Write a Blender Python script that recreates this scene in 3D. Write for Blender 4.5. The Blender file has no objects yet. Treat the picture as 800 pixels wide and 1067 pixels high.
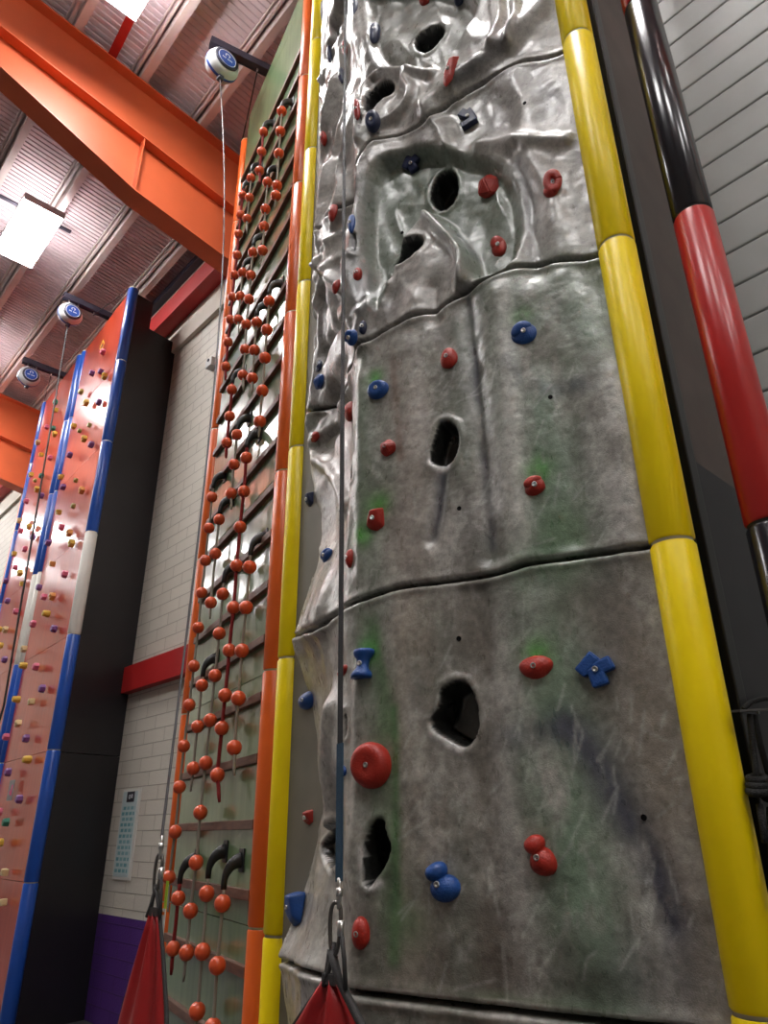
import bpy, bmesh, math, random
import numpy as np
from mathutils import Vector, Matrix
random.seed(7); rng = np.random.default_rng(7)
PI = math.pi
C = bpy.context.scene.collection
# ------------------------------------------------------------------ camera
W_, H_, FPX = 800., 1067., 743.
PIT = math.atan(743 / 1650.5); ROL = math.atan(16 / 1650.5); CZ = 1.6
Fv = np.array([0, math.cos(PIT), math.sin(PIT)]); U0 = np.array([0, -math.sin(PIT), math.cos(PIT)]); R0 = np.array([1., 0, 0])
Rv = math.cos(ROL) * R0 - math.sin(ROL) * U0; Uv = math.sin(ROL) * R0 + math.cos(ROL) * U0
cd = bpy.data.cameras.new('camera'); cam = bpy.data.objects.new('camera', cd); C.objects.link(cam)
cam.matrix_world = Matrix(((Rv[0], Uv[0], -Fv[0], 0), (Rv[1], Uv[1], -Fv[1], 0), (Rv[2], Uv[2], -Fv[2], CZ), (0, 0, 0, 1)))
cd.sensor_fit = 'VERTICAL'; cd.sensor_height = 24; cd.sensor_width = 24 * W_ / H_; cd.lens = FPX / H_ * 24
cd.clip_start = .05; cd.clip_end = 200
bpy.context.scene.camera = cam
# measuring helpers: sight line of a point of the photo met with a real plane of the hall
def ray(x, y): return Rv * (x - 400) + Uv * (533.5 - y) + Fv * FPX
def hit(x, y, P, N):
    d = ray(x, y); o = np.array([0, 0, CZ]); t = ((np.array(P) - o) @ np.array(N)) / (d @ np.array(N)); return o + d * t
def proj(P):
    q = P - np.array([0, 0, CZ]); zc = q @ Fv; return 400 + FPX * (q @ Rv) / zc, 533.5 - FPX * (q @ Uv) / zc, zc
n_ = np.array([.731, .682, 0]); n_ /= np.linalg.norm(n_)           # into the wall
u_ = np.array([-n_[1], n_[0], 0])                                   # along the wall, away from camera
Z_ = np.array([0, 0, 1.])
def nu(n, u, z=0): return n_ * n + u_ * u + Z_ * z
WALLN = 3.454
# ------------------------------------------------------------------ object helpers
def setp(o, label=None, cat=None, group=None, kind=None):
    if label: o['label'] = label
    if cat: o['category'] = cat
    if group: o['group'] = group
    if kind: o['kind'] = kind
    return o
def mesh_obj(name, verts, faces, mat, parent=None, smooth=False):
    me = bpy.data.meshes.new(name); me.from_pydata([tuple(map(float, v)) for v in verts], [], faces)
    me.materials.append(mat)
    if smooth: me.polygons.foreach_set('use_smooth', [True] * len(me.polygons))
    o = bpy.data.objects.new(name, me); C.objects.link(o)
    if parent: o.parent = parent
    return o
def bm_obj(name, bm, mat, parent=None, smooth=False, loc=None):
    me = bpy.data.meshes.new(name); bmesh.ops.recalc_face_normals(bm, faces=bm.faces[:]); bm.to_mesh(me); bm.free()
    me.materials.append(mat)
    if smooth: me.polygons.foreach_set('use_smooth', [True] * len(me.polygons))
    o = bpy.data.objects.new(name, me); C.objects.link(o)
    if parent: o.parent = parent
    if loc is not None: o.location = tuple(loc)
    return o
def empty(name, loc=(0, 0, 0), **k):
    o = bpy.data.objects.new(name, None); C.objects.link(o); o.location = tuple(map(float, loc)); o.empty_display_size = .1
    return setp(o, **k)
def V(p): return Vector(tuple(map(float, p)))
def box(bm, c, ax, ay, az, hx, hy, hz, bev=0):
    """oriented box; ax,ay,az unit vectors"""
    c, ax, ay, az = map(np.array, (c, ax, ay, az)); vs = []
    for i in (-1, 1):
        for j in (-1, 1):
            for k in (-1, 1): vs.append(bm.verts.new(V(c + ax * hx * i + ay * hy * j + az * hz * k)))
    fs = [(0, 1, 3, 2), (4, 6, 7, 5), (0, 4, 5, 1), (2, 3, 7, 6), (0, 2, 6, 4), (1, 5, 7, 3)]
    faces = [bm.faces.new([vs[i] for i in f]) for f in fs]
    if bev:
        es = list({e for f in faces for e in f.edges})
        bmesh.ops.bevel(bm, geom=es, offset=bev, segments=2, affect='EDGES', profile=.6)
def frame(t):
    t = V(t).normalized(); a = Vector((0, 0, 1)) if abs(t.z) < .9 else Vector((1, 0, 0))
    x = a.cross(t).normalized(); return x, t.cross(x).normalized(), t
def tube(bm, pts, rad, seg=10, caps=True, flat=1.0):
    pts = [V(p) for p in pts]; n = len(pts); rad = rad if hasattr(rad, '__len__') else [rad] * n
    rings = []; px = None
    for i, p in enumerate(pts):
        t = (pts[min(i + 1, n - 1)] - pts[max(i - 1, 0)]).normalized()
        if px is None: x, y, _ = frame(t)
        else:
            x = (px - t * px.dot(t)).normalized(); y = t.cross(x).normalized()
        px = x
        rings.append([bm.verts.new(p + (x * math.cos(a) * flat + y * math.sin(a)) * rad[i]) for a in [2 * PI * k / seg for k in range(seg)]])
    for a, b in zip(rings, rings[1:]):
        for k in range(seg): bm.faces.new((a[k], a[(k + 1) % seg], b[(k + 1) % seg], b[k]))
    if caps: bm.faces.new(rings[0][::-1]); bm.faces.new(rings[-1])
def lathe(bm, prof, c, axis, seg=32):
    """prof: list of (r, h) along axis"""
    x, y, t = frame(axis); c = V(c); rings = []
    for r, h in prof:
        if r < 1e-6: rings.append([bm.verts.new(c + t * h)])
        else: rings.append([bm.verts.new(c + t * h + (x * math.cos(a) + y * math.sin(a)) * r) for a in [2 * PI * k / seg for k in range(seg)]])
    for a, b in zip(rings, rings[1:]):
        if len(a) == 1 and len(b) == 1: continue
        for k in range(seg):
            if len(a) == 1: bm.faces.new((a[0], b[(k + 1) % seg], b[k]))
            elif len(b) == 1: bm.faces.new((a[k], a[(k + 1) % seg], b[0]))
            else: bm.faces.new((a[k], a[(k + 1) % seg], b[(k + 1) % seg], b[k]))
def quad(bm, ps):
    bm.faces.new([bm.verts.new(V(p)) for p in ps])
# ------------------------------------------------------------------ materials
def mat(name, col, rough=.5, spec=.5, metal=0, bump=0, bscale=40, var=0, vscale=6, coat=0, sss=0, emit=None, estr=0, stretch=None):
    m = bpy.data.materials.new(name); m.use_nodes = True; nt = m.node_tree; b = nt.nodes['Principled BSDF']
    b.inputs['Base Color'].default_value = (*col, 1); b.inputs['Roughness'].default_value = rough
    b.inputs['Specular IOR Level'].default_value = spec; b.inputs['Metallic'].default_value = metal
    b.inputs['Coat Weight'].default_value = coat; b.inputs['Coat Roughness'].default_value = .12
    if emit: b.inputs['Emission Color'].default_value = (*emit, 1); b.inputs['Emission Strength'].default_value = estr
    tc = nt.nodes.new('ShaderNodeTexCoord'); mp = nt.nodes.new('ShaderNodeMapping'); nt.links.new(tc.outputs['Object'], mp.inputs[0])
    if stretch: mp.inputs['Scale'].default_value = stretch
    if var:
        no = nt.nodes.new('ShaderNodeTexNoise'); no.inputs['Scale'].default_value = vscale; no.inputs['Detail'].default_value = 6
        nt.links.new(mp.outputs[0], no.inputs['Vector'])
        mr = nt.nodes.new('ShaderNodeMapRange'); mr.inputs[1].default_value = .3; mr.inputs[2].default_value = .7
        mr.inputs[3].default_value = 1 - var; mr.inputs[4].default_value = 1 + var
        nt.links.new(no.outputs[0], mr.inputs[0])
        hs = nt.nodes.new('ShaderNodeVectorMath'); hs.operation = 'SCALE'; hs.inputs[0].default_value = col
        nt.links.new(mr.outputs[0], hs.inputs['Scale']); nt.links.new(hs.outputs[0], b.inputs['Base Color'])
    if bump:
        n2 = nt.nodes.new('ShaderNodeTexNoise'); n2.inputs['Scale'].default_value = bscale; n2.inputs['Detail'].default_value = 4
        nt.links.new(mp.outputs[0], n2.inputs['Vector'])
        bp = nt.nodes.new('ShaderNodeBump'); bp.inputs['Strength'].default_value = bump; bp.inputs['Distance'].default_value = .01
        nt.links.new(n2.outputs[0], bp.inputs['Height']); nt.links.new(bp.outputs[0], b.inputs['Normal'])
    return m
M = {}
M['yellow'] = mat('yellow_vinyl', (.98, .74, .003), .36, .3, var=.04)
M['orange'] = mat('orange_vinyl', (.78, .13, .015), .33, .5, var=.05)
M['blue'] = mat('blue_vinyl', (.012, .075, .38), .3, .5, var=.05)
M['white_vinyl'] = mat('white_vinyl', (.72, .70, .64), .4, .5, var=.04)
M['black_vinyl'] = mat('black_vinyl', (.012, .012, .016), .2, .6)
M['red_vinyl'] = mat('red_vinyl', (.48, .018, .016), .28, .5, var=.08)
M['ring'] = mat('pale_foam_edge', (.75, .68, .5), .6)
M['ring_dark'] = mat('dark_foam_edge', (.03, .03, .03), .6)
M['steel_orange'] = mat('orange_steel_paint', (.66, .13, .045), .42, .5, var=.12, vscale=1.5, bump=.05)
M['steel_red'] = mat('red_steel_paint', (.42, .012, .012), .45, .5, var=.08, vscale=2)
M['deck'] = mat('roof_deck', (.66, .56, .58), .75, .4, var=.1, vscale=3)
M['purlin'] = mat('purlin_steel', (.66, .57, .54), .45, .5, metal=.0, var=.12, vscale=3)
M['grey_board'] = mat('grey_painted_board', (.50, .52, .50), .42, .5, var=.06, vscale=3, bump=.06, bscale=25)
M['dark_side'] = mat('dark_brown_board', (.10, .078, .068), .55, .4, var=.25, vscale=3, bump=.05)
M['black_side'] = mat('black_board', (.012, .011, .013), .42, .5, var=.2, vscale=2)
M['charcoal_board'] = mat('charcoal_board', (.026, .027, .03), .5, .4, var=.1)
M['black_trim'] = mat('black_trim', (.006, .006, .006), .35, .5)
M['hold_red'] = mat('red_resin', (.40, .024, .013), .42, .5, bump=.25, bscale=160, var=.12, vscale=20)
M['hold_blue'] = mat('blue_resin', (.012, .075, .30), .42, .5, bump=.25, bscale=160, var=.12, vscale=20)
M['hold_navy'] = mat('navy_resin', (.012, .022, .075), .35, .6, bump=.2, bscale=160)
M['metal'] = mat('bolt_metal', (.6, .6, .58), .3, .5, metal=1)
M['dark_metal'] = mat('dark_metal', (.16, .15, .14), .38, .5, metal=.9)
M['hole'] = mat('bolt_hole_black', (.004, .004, .004), .8, .1)
M['ball'] = mat('orange_red_ball', (.74, .10, .03), .3, .5)
M['cord_grey'] = mat('grey_cord', (.30, .27, .22), .8, .2, bump=.4, bscale=300)
M['cord_red'] = mat('dark_red_cord', (.22, .02, .02), .8, .2, bump=.4, bscale=300)
M['horn'] = mat('black_rubber_horn', (.012, .013, .014), .38, .5)
M['batten'] = mat('brown_wood_batten', (.15, .075, .05), .5, .4, var=.35, vscale=9, stretch=(1, 1, 6))
M['strap_black'] = mat('black_webbing', (.02, .02, .022), .6, .3, bump=.4, bscale=400)
M['strap_blue'] = mat('dark_blue_webbing', (.02, .055, .095), .6, .3, bump=.4, bscale=400)
M['cable'] = mat('grey_steel_cable', (.09, .085, .09), .45, .5, metal=.2)
M['fabric_red'] = mat('red_pvc_fabric', (.36, .012, .014), .38, .5, bump=.1, bscale=200, var=.06)
M['binding'] = mat('dark_grey_binding', (.045, .043, .043), .55, .4, bump=.3, bscale=300)
M['device_white'] = mat('white_plastic', (.55, .56, .56), .35, .5)
M['device_blue'] = mat('blue_plastic', (.02, .07, .32), .3, .5)
M['device_dark'] = mat('dark_plastic', (.03, .03, .05), .4, .5)
M['arm'] = mat('dark_steel_arm', (.045, .04, .06), .45, .5, metal=.3)
M['print_white'] = mat('white_print', (.8, .8, .82), .5)
M['lamp_case'] = mat('lamp_housing', (.6, .6, .6), .4, .5)
M['lamp'] = mat('lamp_diffuser', (1, 1, 1), .5, .2, emit=(1, .975, .965), estr=62)
M['added_uplight'] = mat('added_uplight_diffuser', (1, 1, 1), .5, .2, emit=(1, .94, .96), estr=24)  # glow added on the lamp tops to light the roof
M['floor'] = mat('floor_matting', (.06, .06, .065), .6, .4, var=.1)
M['poster'] = mat('poster_paper', (.50, .60, .60), .4, .5, var=.03)
M['poster_back'] = mat('poster_board', (.7, .69, .64), .4)
M['ink_teal'] = mat('teal_print', (.10, .30, .33), .5)
M['ink_dark'] = mat('dark_print', (.02, .02, .03), .4)
M['lime'] = mat('lime_plastic', (.45, .65, .05), .4)
M['tag_white'] = mat('white_label', (.7, .7, .66), .5)
M['tag_orange'] = mat('orange_print', (.8, .2, .03), .5)
M['rope_black'] = mat('black_rope', (.018, .018, .018), .7, .3, bump=.6, bscale=260)
M['pale_wall'] = mat('pale_wall_paint', (.62, .58, .5), .6, .4, var=.04)
M['beige'] = mat('beige_backing', (.20, .185, .145), .5, .4, var=.15, vscale=4)
BLK = {'yellow': (.62, .40, .05), 'olive': (.30, .27, .07), 'orange': (.72, .32, .08), 'pink': (.60, .12, .20), 'purple': (.17, .06, .22), 'green': (.02, .16, .10), 'cream': (.70, .55, .28)}
for k, c in BLK.items(): M['b_' + k] = mat(k + '_resin_block', c, .45, .5, bump=.1, bscale=120)
# painted panels: gloss with vertical streaks
def panel_mat(name, c1, c2, rough, coat=0.):
    m = bpy.data.materials.new(name); m.use_nodes = True; nt = m.node_tree; b = nt.nodes['Principled BSDF']; L = nt.links.new
    tc = nt.nodes.new('ShaderNodeTexCoord'); mp = nt.nodes.new('ShaderNodeMapping'); mp.inputs['Scale'].default_value = (14, 14, .9); L(tc.outputs['Object'], mp.inputs[0])
    no = nt.nodes.new('ShaderNodeTexNoise'); no.inputs['Scale'].default_value = 1.2; no.inputs['Detail'].default_value = 6; L(mp.outputs[0], no.inputs['Vector'])
    n3 = nt.nodes.new('ShaderNodeTexNoise'); n3.inputs['Scale'].default_value = 2.2; n3.inputs['Detail'].default_value = 3; L(tc.outputs['Object'], n3.inputs['Vector'])
    ad = nt.nodes.new('ShaderNodeMath'); ad.operation = 'MULTIPLY_ADD'; ad.inputs[1].default_value = .5; L(n3.outputs[0], ad.inputs[0])
    ml = nt.nodes.new('ShaderNodeMath'); ml.operation = 'MULTIPLY'; ml.inputs[1].default_value = .5; L(no.outputs[0], ml.inputs[0]); L(ml.outputs[0], ad.inputs[2])
    cr = nt.nodes.new('ShaderNodeValToRGB'); cr.color_ramp.elements[0].position = .38; cr.color_ramp.elements[1].position = .62
    cr.color_ramp.elements[0].color = (*c1, 1); cr.color_ramp.elements[1].color = (*c2, 1); L(ad.outputs[0], cr.inputs[0]); L(cr.outputs[0], b.inputs['Base Color'])
    b.inputs['Roughness'].default_value = rough; b.inputs['Specular IOR Level'].default_value = .15; b.inputs['Coat Weight'].default_value = coat; b.inputs['Coat Roughness'].default_value = .16
    bp = nt.nodes.new('ShaderNodeBump'); bp.inputs['Strength'].default_value = .3; bp.inputs['Distance'].default_value = .004
    L(no.outputs[0], bp.inputs['Height']); L(bp.outputs[0], b.inputs['Normal'])
    return m
M['green_panel'] = panel_mat('green_streaked_panel', (.105, .18, .08), (.19, .285, .14), .32, 1.)
M['red_panel'] = panel_mat('orange_red_stained_panel', (.38, .034, .012), (.48, .055, .018), .34, .75)
# block wall : u,z in metres as uv
def block_mat():
    m = bpy.data.materials.new('painted_blockwork'); m.use_nodes = True; nt = m.node_tree; b = nt.nodes['Principled BSDF']; L = nt.links.new
    uv = nt.nodes.new('ShaderNodeUVMap'); br = nt.nodes.new('ShaderNodeTexBrick'); L(uv.outputs[0], br.inputs['Vector'])
    br.inputs['Scale'].default_value = 1; br.inputs['Brick Width'].default_value = .45; br.inputs['Row Height'].default_value = .137
    br.inputs['Mortar Size'].default_value = .008; br.inputs['Mortar Smooth'].default_value = .4
    br.inputs['Mortar Size'].default_value = .006; br.inputs['Color1'].default_value = (1, 1, 1, 1); br.inputs['Color2'].default_value = (.93, .93, .93, 1); br.inputs['Mortar'].default_value = (.62, .6, .58, 1)
    sx = nt.nodes.new('ShaderNodeSeparateXYZ'); L(uv.outputs[0], sx.inputs[0])
    gt = nt.nodes.new('ShaderNodeMath'); gt.operation = 'GREATER_THAN'; gt.inputs[1].default_value = .89; L(sx.outputs[1], gt.inputs[0])
    mx = nt.nodes.new('ShaderNodeMix'); mx.data_type = 'RGBA'; L(gt.outputs[0], mx.inputs[0])
    mx.inputs[6].default_value = (.085, .028, .20, 1); mx.inputs[7].default_value = (.64, .60, .52, 1)
    mu = nt.nodes.new('ShaderNodeMix'); mu.data_type = 'RGBA'; mu.blend_type = 'MULTIPLY'; mu.inputs[0].default_value = 1
    L(mx.outputs[2], mu.inputs[6]); L(br.outputs['Color'], mu.inputs[7]); L(mu.outputs[2], b.inputs['Base Color'])
    no = nt.nodes.new('ShaderNodeTexNoise'); no.inputs['Scale'].default_value = 45; L(uv.outputs[0], no.inputs['Vector'])
    ma = nt.nodes.new('ShaderNodeMath'); ma.operation = 'MULTIPLY_ADD'; ma.inputs[1].default_value = -1; L(br.outputs['Fac'], ma.inputs[0])
    m2 = nt.nodes.new('ShaderNodeMath'); m2.operation = 'MULTIPLY'; m2.inputs[1].default_value = .35; L(no.outputs[0], m2.inputs[0]); L(m2.outputs[0], ma.inputs[2])
    bp = nt.nodes.new('ShaderNodeBump'); bp.inputs['Strength'].default_value = .8; bp.inputs['Distance'].default_value = .012; L(ma.outputs[0], bp.inputs['Height']); L(bp.outputs[0], b.inputs['Normal'])
    b.inputs['Roughness'].default_value = .5
    return m
M['block'] = block_mat()
def rock_mat():
    m = bpy.data.materials.new('painted_moulded_rock'); m.use_nodes = True; nt = m.node_tree; b = nt.nodes['Principled BSDF']; L = nt.links.new
    at = nt.nodes.new('ShaderNodeAttribute'); at.attribute_name = 'paint'
    tc = nt.nodes.new('ShaderNodeTexCoord')
    n1 = nt.nodes.new('ShaderNodeTexNoise'); n1.inputs['Scale'].default_value = 38; n1.inputs['Detail'].default_value = 8; n1.inputs['Roughness'].default_value = .68; L(tc.outputs['Object'], n1.inputs['Vector'])
    mr = nt.nodes.new('ShaderNodeMapRange'); mr.inputs[1].default_value = .3; mr.inputs[2].default_value = .7; mr.inputs[3].default_value = .66; mr.inputs[4].default_value = 1.34; L(n1.outputs[0], mr.inputs[0])
    sc = nt.nodes.new('ShaderNodeVectorMath'); sc.operation = 'SCALE'; L(at.outputs['Color'], sc.inputs[0]); L(mr.outputs[0], sc.inputs['Scale']); L(sc.outputs[0], b.inputs['Base Color'])
    mp = nt.nodes.new('ShaderNodeMapping'); mp.inputs['Rotation'].default_value = (0, .5, .4); mp.inputs['Scale'].default_value = (30, 30, 14); L(tc.outputs['Object'], mp.inputs[0])
    n2 = nt.nodes.new('ShaderNodeTexNoise'); n2.inputs['Scale'].default_value = 1.; n2.inputs['Detail'].default_value = 3; L(mp.outputs[0], n2.inputs['Vector'])
    n3 = nt.nodes.new('ShaderNodeTexNoise'); n3.inputs['Scale'].default_value = 240; n3.inputs['Detail'].default_value = 3; L(tc.outputs['Object'], n3.inputs['Vector'])
    a = nt.nodes.new('ShaderNodeMath'); a.operation = 'MULTIPLY_ADD'; a.inputs[1].default_value = .5; L(n3.outputs[0], a.inputs[0]); L(n1.outputs[0], a.inputs[2])
    bp = nt.nodes.new('ShaderNodeBump'); bp.inputs['Strength'].default_value = .33; bp.inputs['Distance'].default_value = .006; L(a.outputs[0], bp.inputs['Height']); L(bp.outputs[0], b.inputs['Normal'])
    rr = nt.nodes.new('ShaderNodeMapRange'); rr.inputs[1].default_value = .35; rr.inputs[2].default_value = .65; rr.inputs[3].default_value = .27; rr.inputs[4].default_value = .36; L(n2.outputs[0], rr.inputs[0]); L(rr.outputs[0], b.inputs['Roughness'])
    b.inputs['Specular IOR Level'].default_value = .8; b.inputs['Coat Weight'].default_value = .35; b.inputs['Coat Roughness'].default_value = .2
    return m
M['rock'] = rock_mat()
# ------------------------------------------------------------------ hall shell
UA, UB, NA = -9., 26., -14.
def wall_quad(name, a, b, z0, z1, m, th=.1):
    """vertical slab from a to b (plan), thickness behind"""
    a = np.array(a, float); b = np.array(b, float); t = (b - a); t[2] = 0; L = np.linalg.norm(t); t /= L; nn = np.array([-t[1], t[0], 0])
    bm = bmesh.new(); box(bm, (a + b) / 2 + Z_ * ((z0 + z1) / 2) + nn * th / 2, t, nn, Z_, L / 2, th / 2, (z1 - z0) / 2)
    o = bm_obj(name, bm, m); return o
def uvwall(o, org, t):
    me = o.data; uvl = me.uv_layers.new(name='UVMap')
    for l in me.loops:
        p = np.array(me.vertices[l.vertex_index].co) - org; uvl.data[l.index].uv = (float(p @ t), float(p[2]))
DECK = lambda n: 9.32 + .115 * (2.94 - n)
o = wall_quad('wall_back', nu(WALLN, UA), nu(WALLN, UB), 0, 9.24, M['block'], -.2 if False else .2)
# slab must extend away from the room (+n)
o.data.clear_geometry()
bm = bmesh.new(); box(bm, nu(WALLN + .1, (UA + UB) / 2, 4.62), u_, n_, Z_, (UB - UA) / 2, .1, 4.62); bm.to_mesh(o.data); bm.free(); uvwall(o, nu(0, 0), u_)
setp(o, kind='structure')
for nm, a, b, z1 in (('wall_left', nu(NA, UA), nu(NA, UB), DECK(NA)),):
    bm = bmesh.new(); box(bm, nu(NA - .1, (UA + UB) / 2, z1 / 2), u_, n_, Z_, (UB - UA) / 2, .1, z1 / 2); setp(bm_obj(nm, bm, M['pale_wall']), kind='structure')
for nm, uu in (('wall_far', UB + .1), ('wall_near', UA - .1)):
    bm = bmesh.new(); vs = []
    for du in (-.1, .1):
        vs.append([bm.verts.new(V(nu(n, uu + du, z))) for n, z in ((NA, 0), (WALLN, 0), (WALLN, DECK(WALLN)), (NA, DECK(NA)))])
    bm.faces.new(vs[0]); bm.faces.new(vs[1][::-1])
    for k in range(4): bm.faces.new((vs[0][k], vs[0][(k + 1) % 4], vs[1][(k + 1) % 4], vs[1][k]))
    setp(bm_obj(nm, bm, M['pale_wall']), kind='structure')
bm = bmesh.new(); box(bm, nu((NA + WALLN) / 2, (UA + UB) / 2, -.05), u_, n_, Z_, (UB - UA) / 2, (WALLN - NA) / 2, .05)
setp(bm_obj('floor', bm, M['floor']), kind='structure')
# corrugated deck
prof = []; uu = UA
while uu < UB: prof += [(uu, 0), (uu + .028, 0), (uu + .036, .014), (uu + .062, .014)]; uu += .07
vs = []; fs = []
for (a, h) in prof:
    for n in (WALLN, NA): vs.append(nu(n, a, DECK(n) + h))
for i in range(len(prof) - 1): fs.append((2 * i, 2 * i + 1, 2 * i + 3, 2 * i + 2))
o = setp(mesh_obj('ceiling', vs, fs, M['deck']), kind='structure')
sd = o.modifiers.new('thick', 'SOLIDIFY'); sd.thickness = -.01
# zed purlins (one long member each)
nn = 3.12; k = 0
while nn > NA + .5:
    bm = bmesh.new(); zt = DECK(nn) - .004
    for (dn, dz, hn, hz) in ((0, -.10, .006, .10), (.04, -.197, .04, .005), (-.04, -.006, .045, .006), (-.05, -.05, .012, .05), (.055, -.12, .02, .006), (.077, -.187, .004, .014), (-.085, -.02, .006, .02)):
        box(bm, nu(nn + dn, (UA + UB) / 2, zt + dz), u_, n_, Z_, (UB - UA) / 2, hn, hz)
    setp(bm_obj('trim_%d' % (k + 1), bm, M['purlin']), kind='structure'); nn -= .745; k += 1
kt = k
# rafters
def rafter(U, idx):
    T = lambda n: 9.11 + .115 * (2.94 - n)
    Mi = lambda n: 8.27 + .165 * (2.94 - n)
    B = lambda n: (7.69 - .18 * (n - 1.79)) if n > 1.79 else 7.69 + .377 * (1.79 - n)
    def slab(pts, w, bm):
        """pts: (n,ztop,zbot) list extruded +-w in u"""
        L = []
        for (n, zt, zb) in pts: L.append([bm.verts.new(V(nu(n, U + s * w, z))) for s in (-1, 1) for z in (zt, zb)])
        for a, b in zip(L, L[1:]):
            bm.faces.new((a[0], a[1], b[1], b[0])); bm.faces.new((a[2], b[2], b[3], a[3])); bm.faces.new((a[0], b[0], b[2], a[2])); bm.faces.new((a[1], a[3], b[3], b[1]))
        for a in (L[0], L[-1]): bm.faces.new((a[0], a[2], a[3], a[1]))
    e = empty('roof_rafter', nu(2.94, U, 9.1), kind='structure')
    e.name = 'trim_%d' % idx
    def part(nm, bm):
        ob = bm_obj(nm, bm, M['steel_orange']); ob.parent = e; ob.matrix_parent_inverse = Matrix.Translation(-e.location); return ob
    ns = [3.40, 1.79, 0, -1.68, NA + .02]
    Bm = lambda n: B(n) if n >= -1.68 else Mi(n)
    bm = bmesh.new(); slab([(n, T(n), Bm(n)) for n in ns], .006, bm); part('web', bm)
    bm = bmesh.new(); slab([(n, T(n), T(n) - .02) for n in ns], .12, bm); part('top_flange', bm)
    bm = bmesh.new(); slab([(n, Mi(n) + .01, Mi(n) - .01) for n in ns], .12, bm); part('middle_flange', bm)
    bm = bmesh.new(); slab([(n, B(n), B(n) - .022) for n in [3.40, 1.79, 0, -1.68]], .12, bm); part('haunch_flange', bm)
    bm = bmesh.new(); slab([(1.785, Mi(1.79), B(1.79)), (1.80, Mi(1.8), B(1.8))], .11, bm); part('stiffener', bm)
    # column under the knee
    bm = bmesh.new()
    box(bm, nu(3.32, U, 3.75), u_, n_, Z_, .006, .10, 3.75)
    for s in (-1, 1): box(bm, nu(3.32 + .10 * s, U, 3.75), u_, n_, Z_, .1, .012, 3.75)
    part('column', bm)
rafter(5.75, kt + 1); rafter(13.2, kt + 2); rafter(-1.7, kt + 3)
k = kt + 4
for z0, z1, m, d in ((3.05, 3.34, 'steel_red', .05), (8.24, 8.56, 'steel_red', .10), (7.72, 8.0, 'pale_wall', .03)):
    bm = bmesh.new(); box(bm, nu(WALLN - d, (UB + 1.3) / 2, (z0 + z1) / 2), u_, n_, Z_, (UB - 1.3) / 2, d, (z1 - z0) / 2, .004)
    setp(bm_obj('trim_%d' % k, bm, M[m]), kind='structure'); k += 1
bm = bmesh.new(); box(bm, nu(WALLN - .05, (UB + 1.3) / 2, 9.08), u_, n_, Z_, (UB - 1.3) / 2, .05, .06); setp(bm_obj('trim_%d' % k, bm, M['arm']), kind='structure'); k += 1
# red stay between purlins
P1 = hit(133, 25, nu(0, 0, 9.3), (0, 0, 1)); P2 = hit(113, 66, nu(0, 0, 9.3), (0, 0, 1))
bm = bmesh.new(); t = (P2 - P1); Lk = np.linalg.norm(t); t /= Lk; box(bm, (P1 + P2) / 2 , t, np.cross(Z_, t), Z_, Lk / 2 + .2, .045, .004)
setp(bm_obj('trim_%d' % k, bm, M['steel_red']), kind='structure'); k += 1
# grey boarding to the right, real planks
bm = bmesh.new(); z = .03
while z < 9.0:
    box(bm, nu(WALLN - .022, (UA + 1.15) / 2, z + .1085), u_, n_, Z_, (1.15 - UA) / 2, .02, .1055, .010); z += .222
setp(bm_obj('trim_%d' % k, bm, M['grey_board']), kind='structure'); k += 1
# ------------------------------------------------------------------ padded posts
POST = {'RY': (.884, 2.04), 'LY': (-.474, 3.575), 'OR': (-.594, 3.864), 'OT': (-1.441, 5.36), 'RB': (1.117, 1.90),
        'B1': (-3.39, 7.62), 'B2': (-4.56, 9.0), 'B3': (-5.78, 10.4)}
PR = .068
def post(name, xy, cols, label, group=None, r=PR, ringm='ring', zs=0., cap=True):
    e = empty(name, (xy[0], xy[1], 0), label=label, cat='post', group=group)
    bm = bmesh.new(); tube(bm, [(0, 0, 0.0), (0, 0, 8.40)], r * .9, 24); bm_obj('core', bm, M[ringm], e, True)
    for i, c in enumerate(cols):
        bm = bmesh.new(); z0 = i * 1.2 + .005 + zs; z1 = (i + 1) * 1.2 - .005 + zs
        lathe(bm, [(r * .93, z0), (r, z0 + .008), (r, z1 - .008), (r * .93, z1)] if i < len(cols) - 1 else [(r * .93, z0), (r, z0 + .008), (r, z1 - .02), (r * .85, z1), (0, z1 + .004)], (0, 0, 0), (0, 0, 1), 40)
        bm_obj('foam_sleeve', bm, M[c], e, True)
    return e
post('padded_post', POST['RY'], ['yellow'] * 7, 'large yellow padded post at the right edge of the moulded rock wall')
post('padded_post', POST['LY'], ['yellow'] * 7, 'yellow padded post at the left edge of the moulded rock wall beside the orange post')
post('padded_post', POST['OR'], ['orange'] * 7, 'orange padded post between the green ball panel and the yellow post')
post('padded_post', POST['OT'], ['orange'] * 7, 'slender orange padded post at the far left edge of the green ball panel', r=.056)
post('padded_post', POST['RB'], ['black_vinyl', 'black_vinyl', 'red_vinyl', 'black_vinyl', 'red_vinyl', 'black_vinyl', 'red_vinyl'], 'glossy red and black padded post before the grey boarded wall', ringm='ring_dark')
post('padded_post', POST['B1'], ['blue'] * 3 + ['white_vinyl'] + ['blue'] * 3, 'blue and white padded post beside the tall black side wall')
post('padded_post', POST['B2'], ['blue'] * 3 + ['white_vinyl'] + ['blue'] * 3, 'blue and white padded post, right one of the pair between the orange climbing panels')
post('padded_post', np.array(POST['B2']) + np.array((-.115, .10)), ['blue'] * 3 + ['white_vinyl'] + ['blue'] * 3, 'blue and white padded post, left one of the pair between the orange climbing panels')
post('padded_post', POST['B3'], ['blue'] * 3 + ['blue'] + ['blue'] * 3, 'blue padded post at the left end of the far orange climbing panel')
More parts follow.
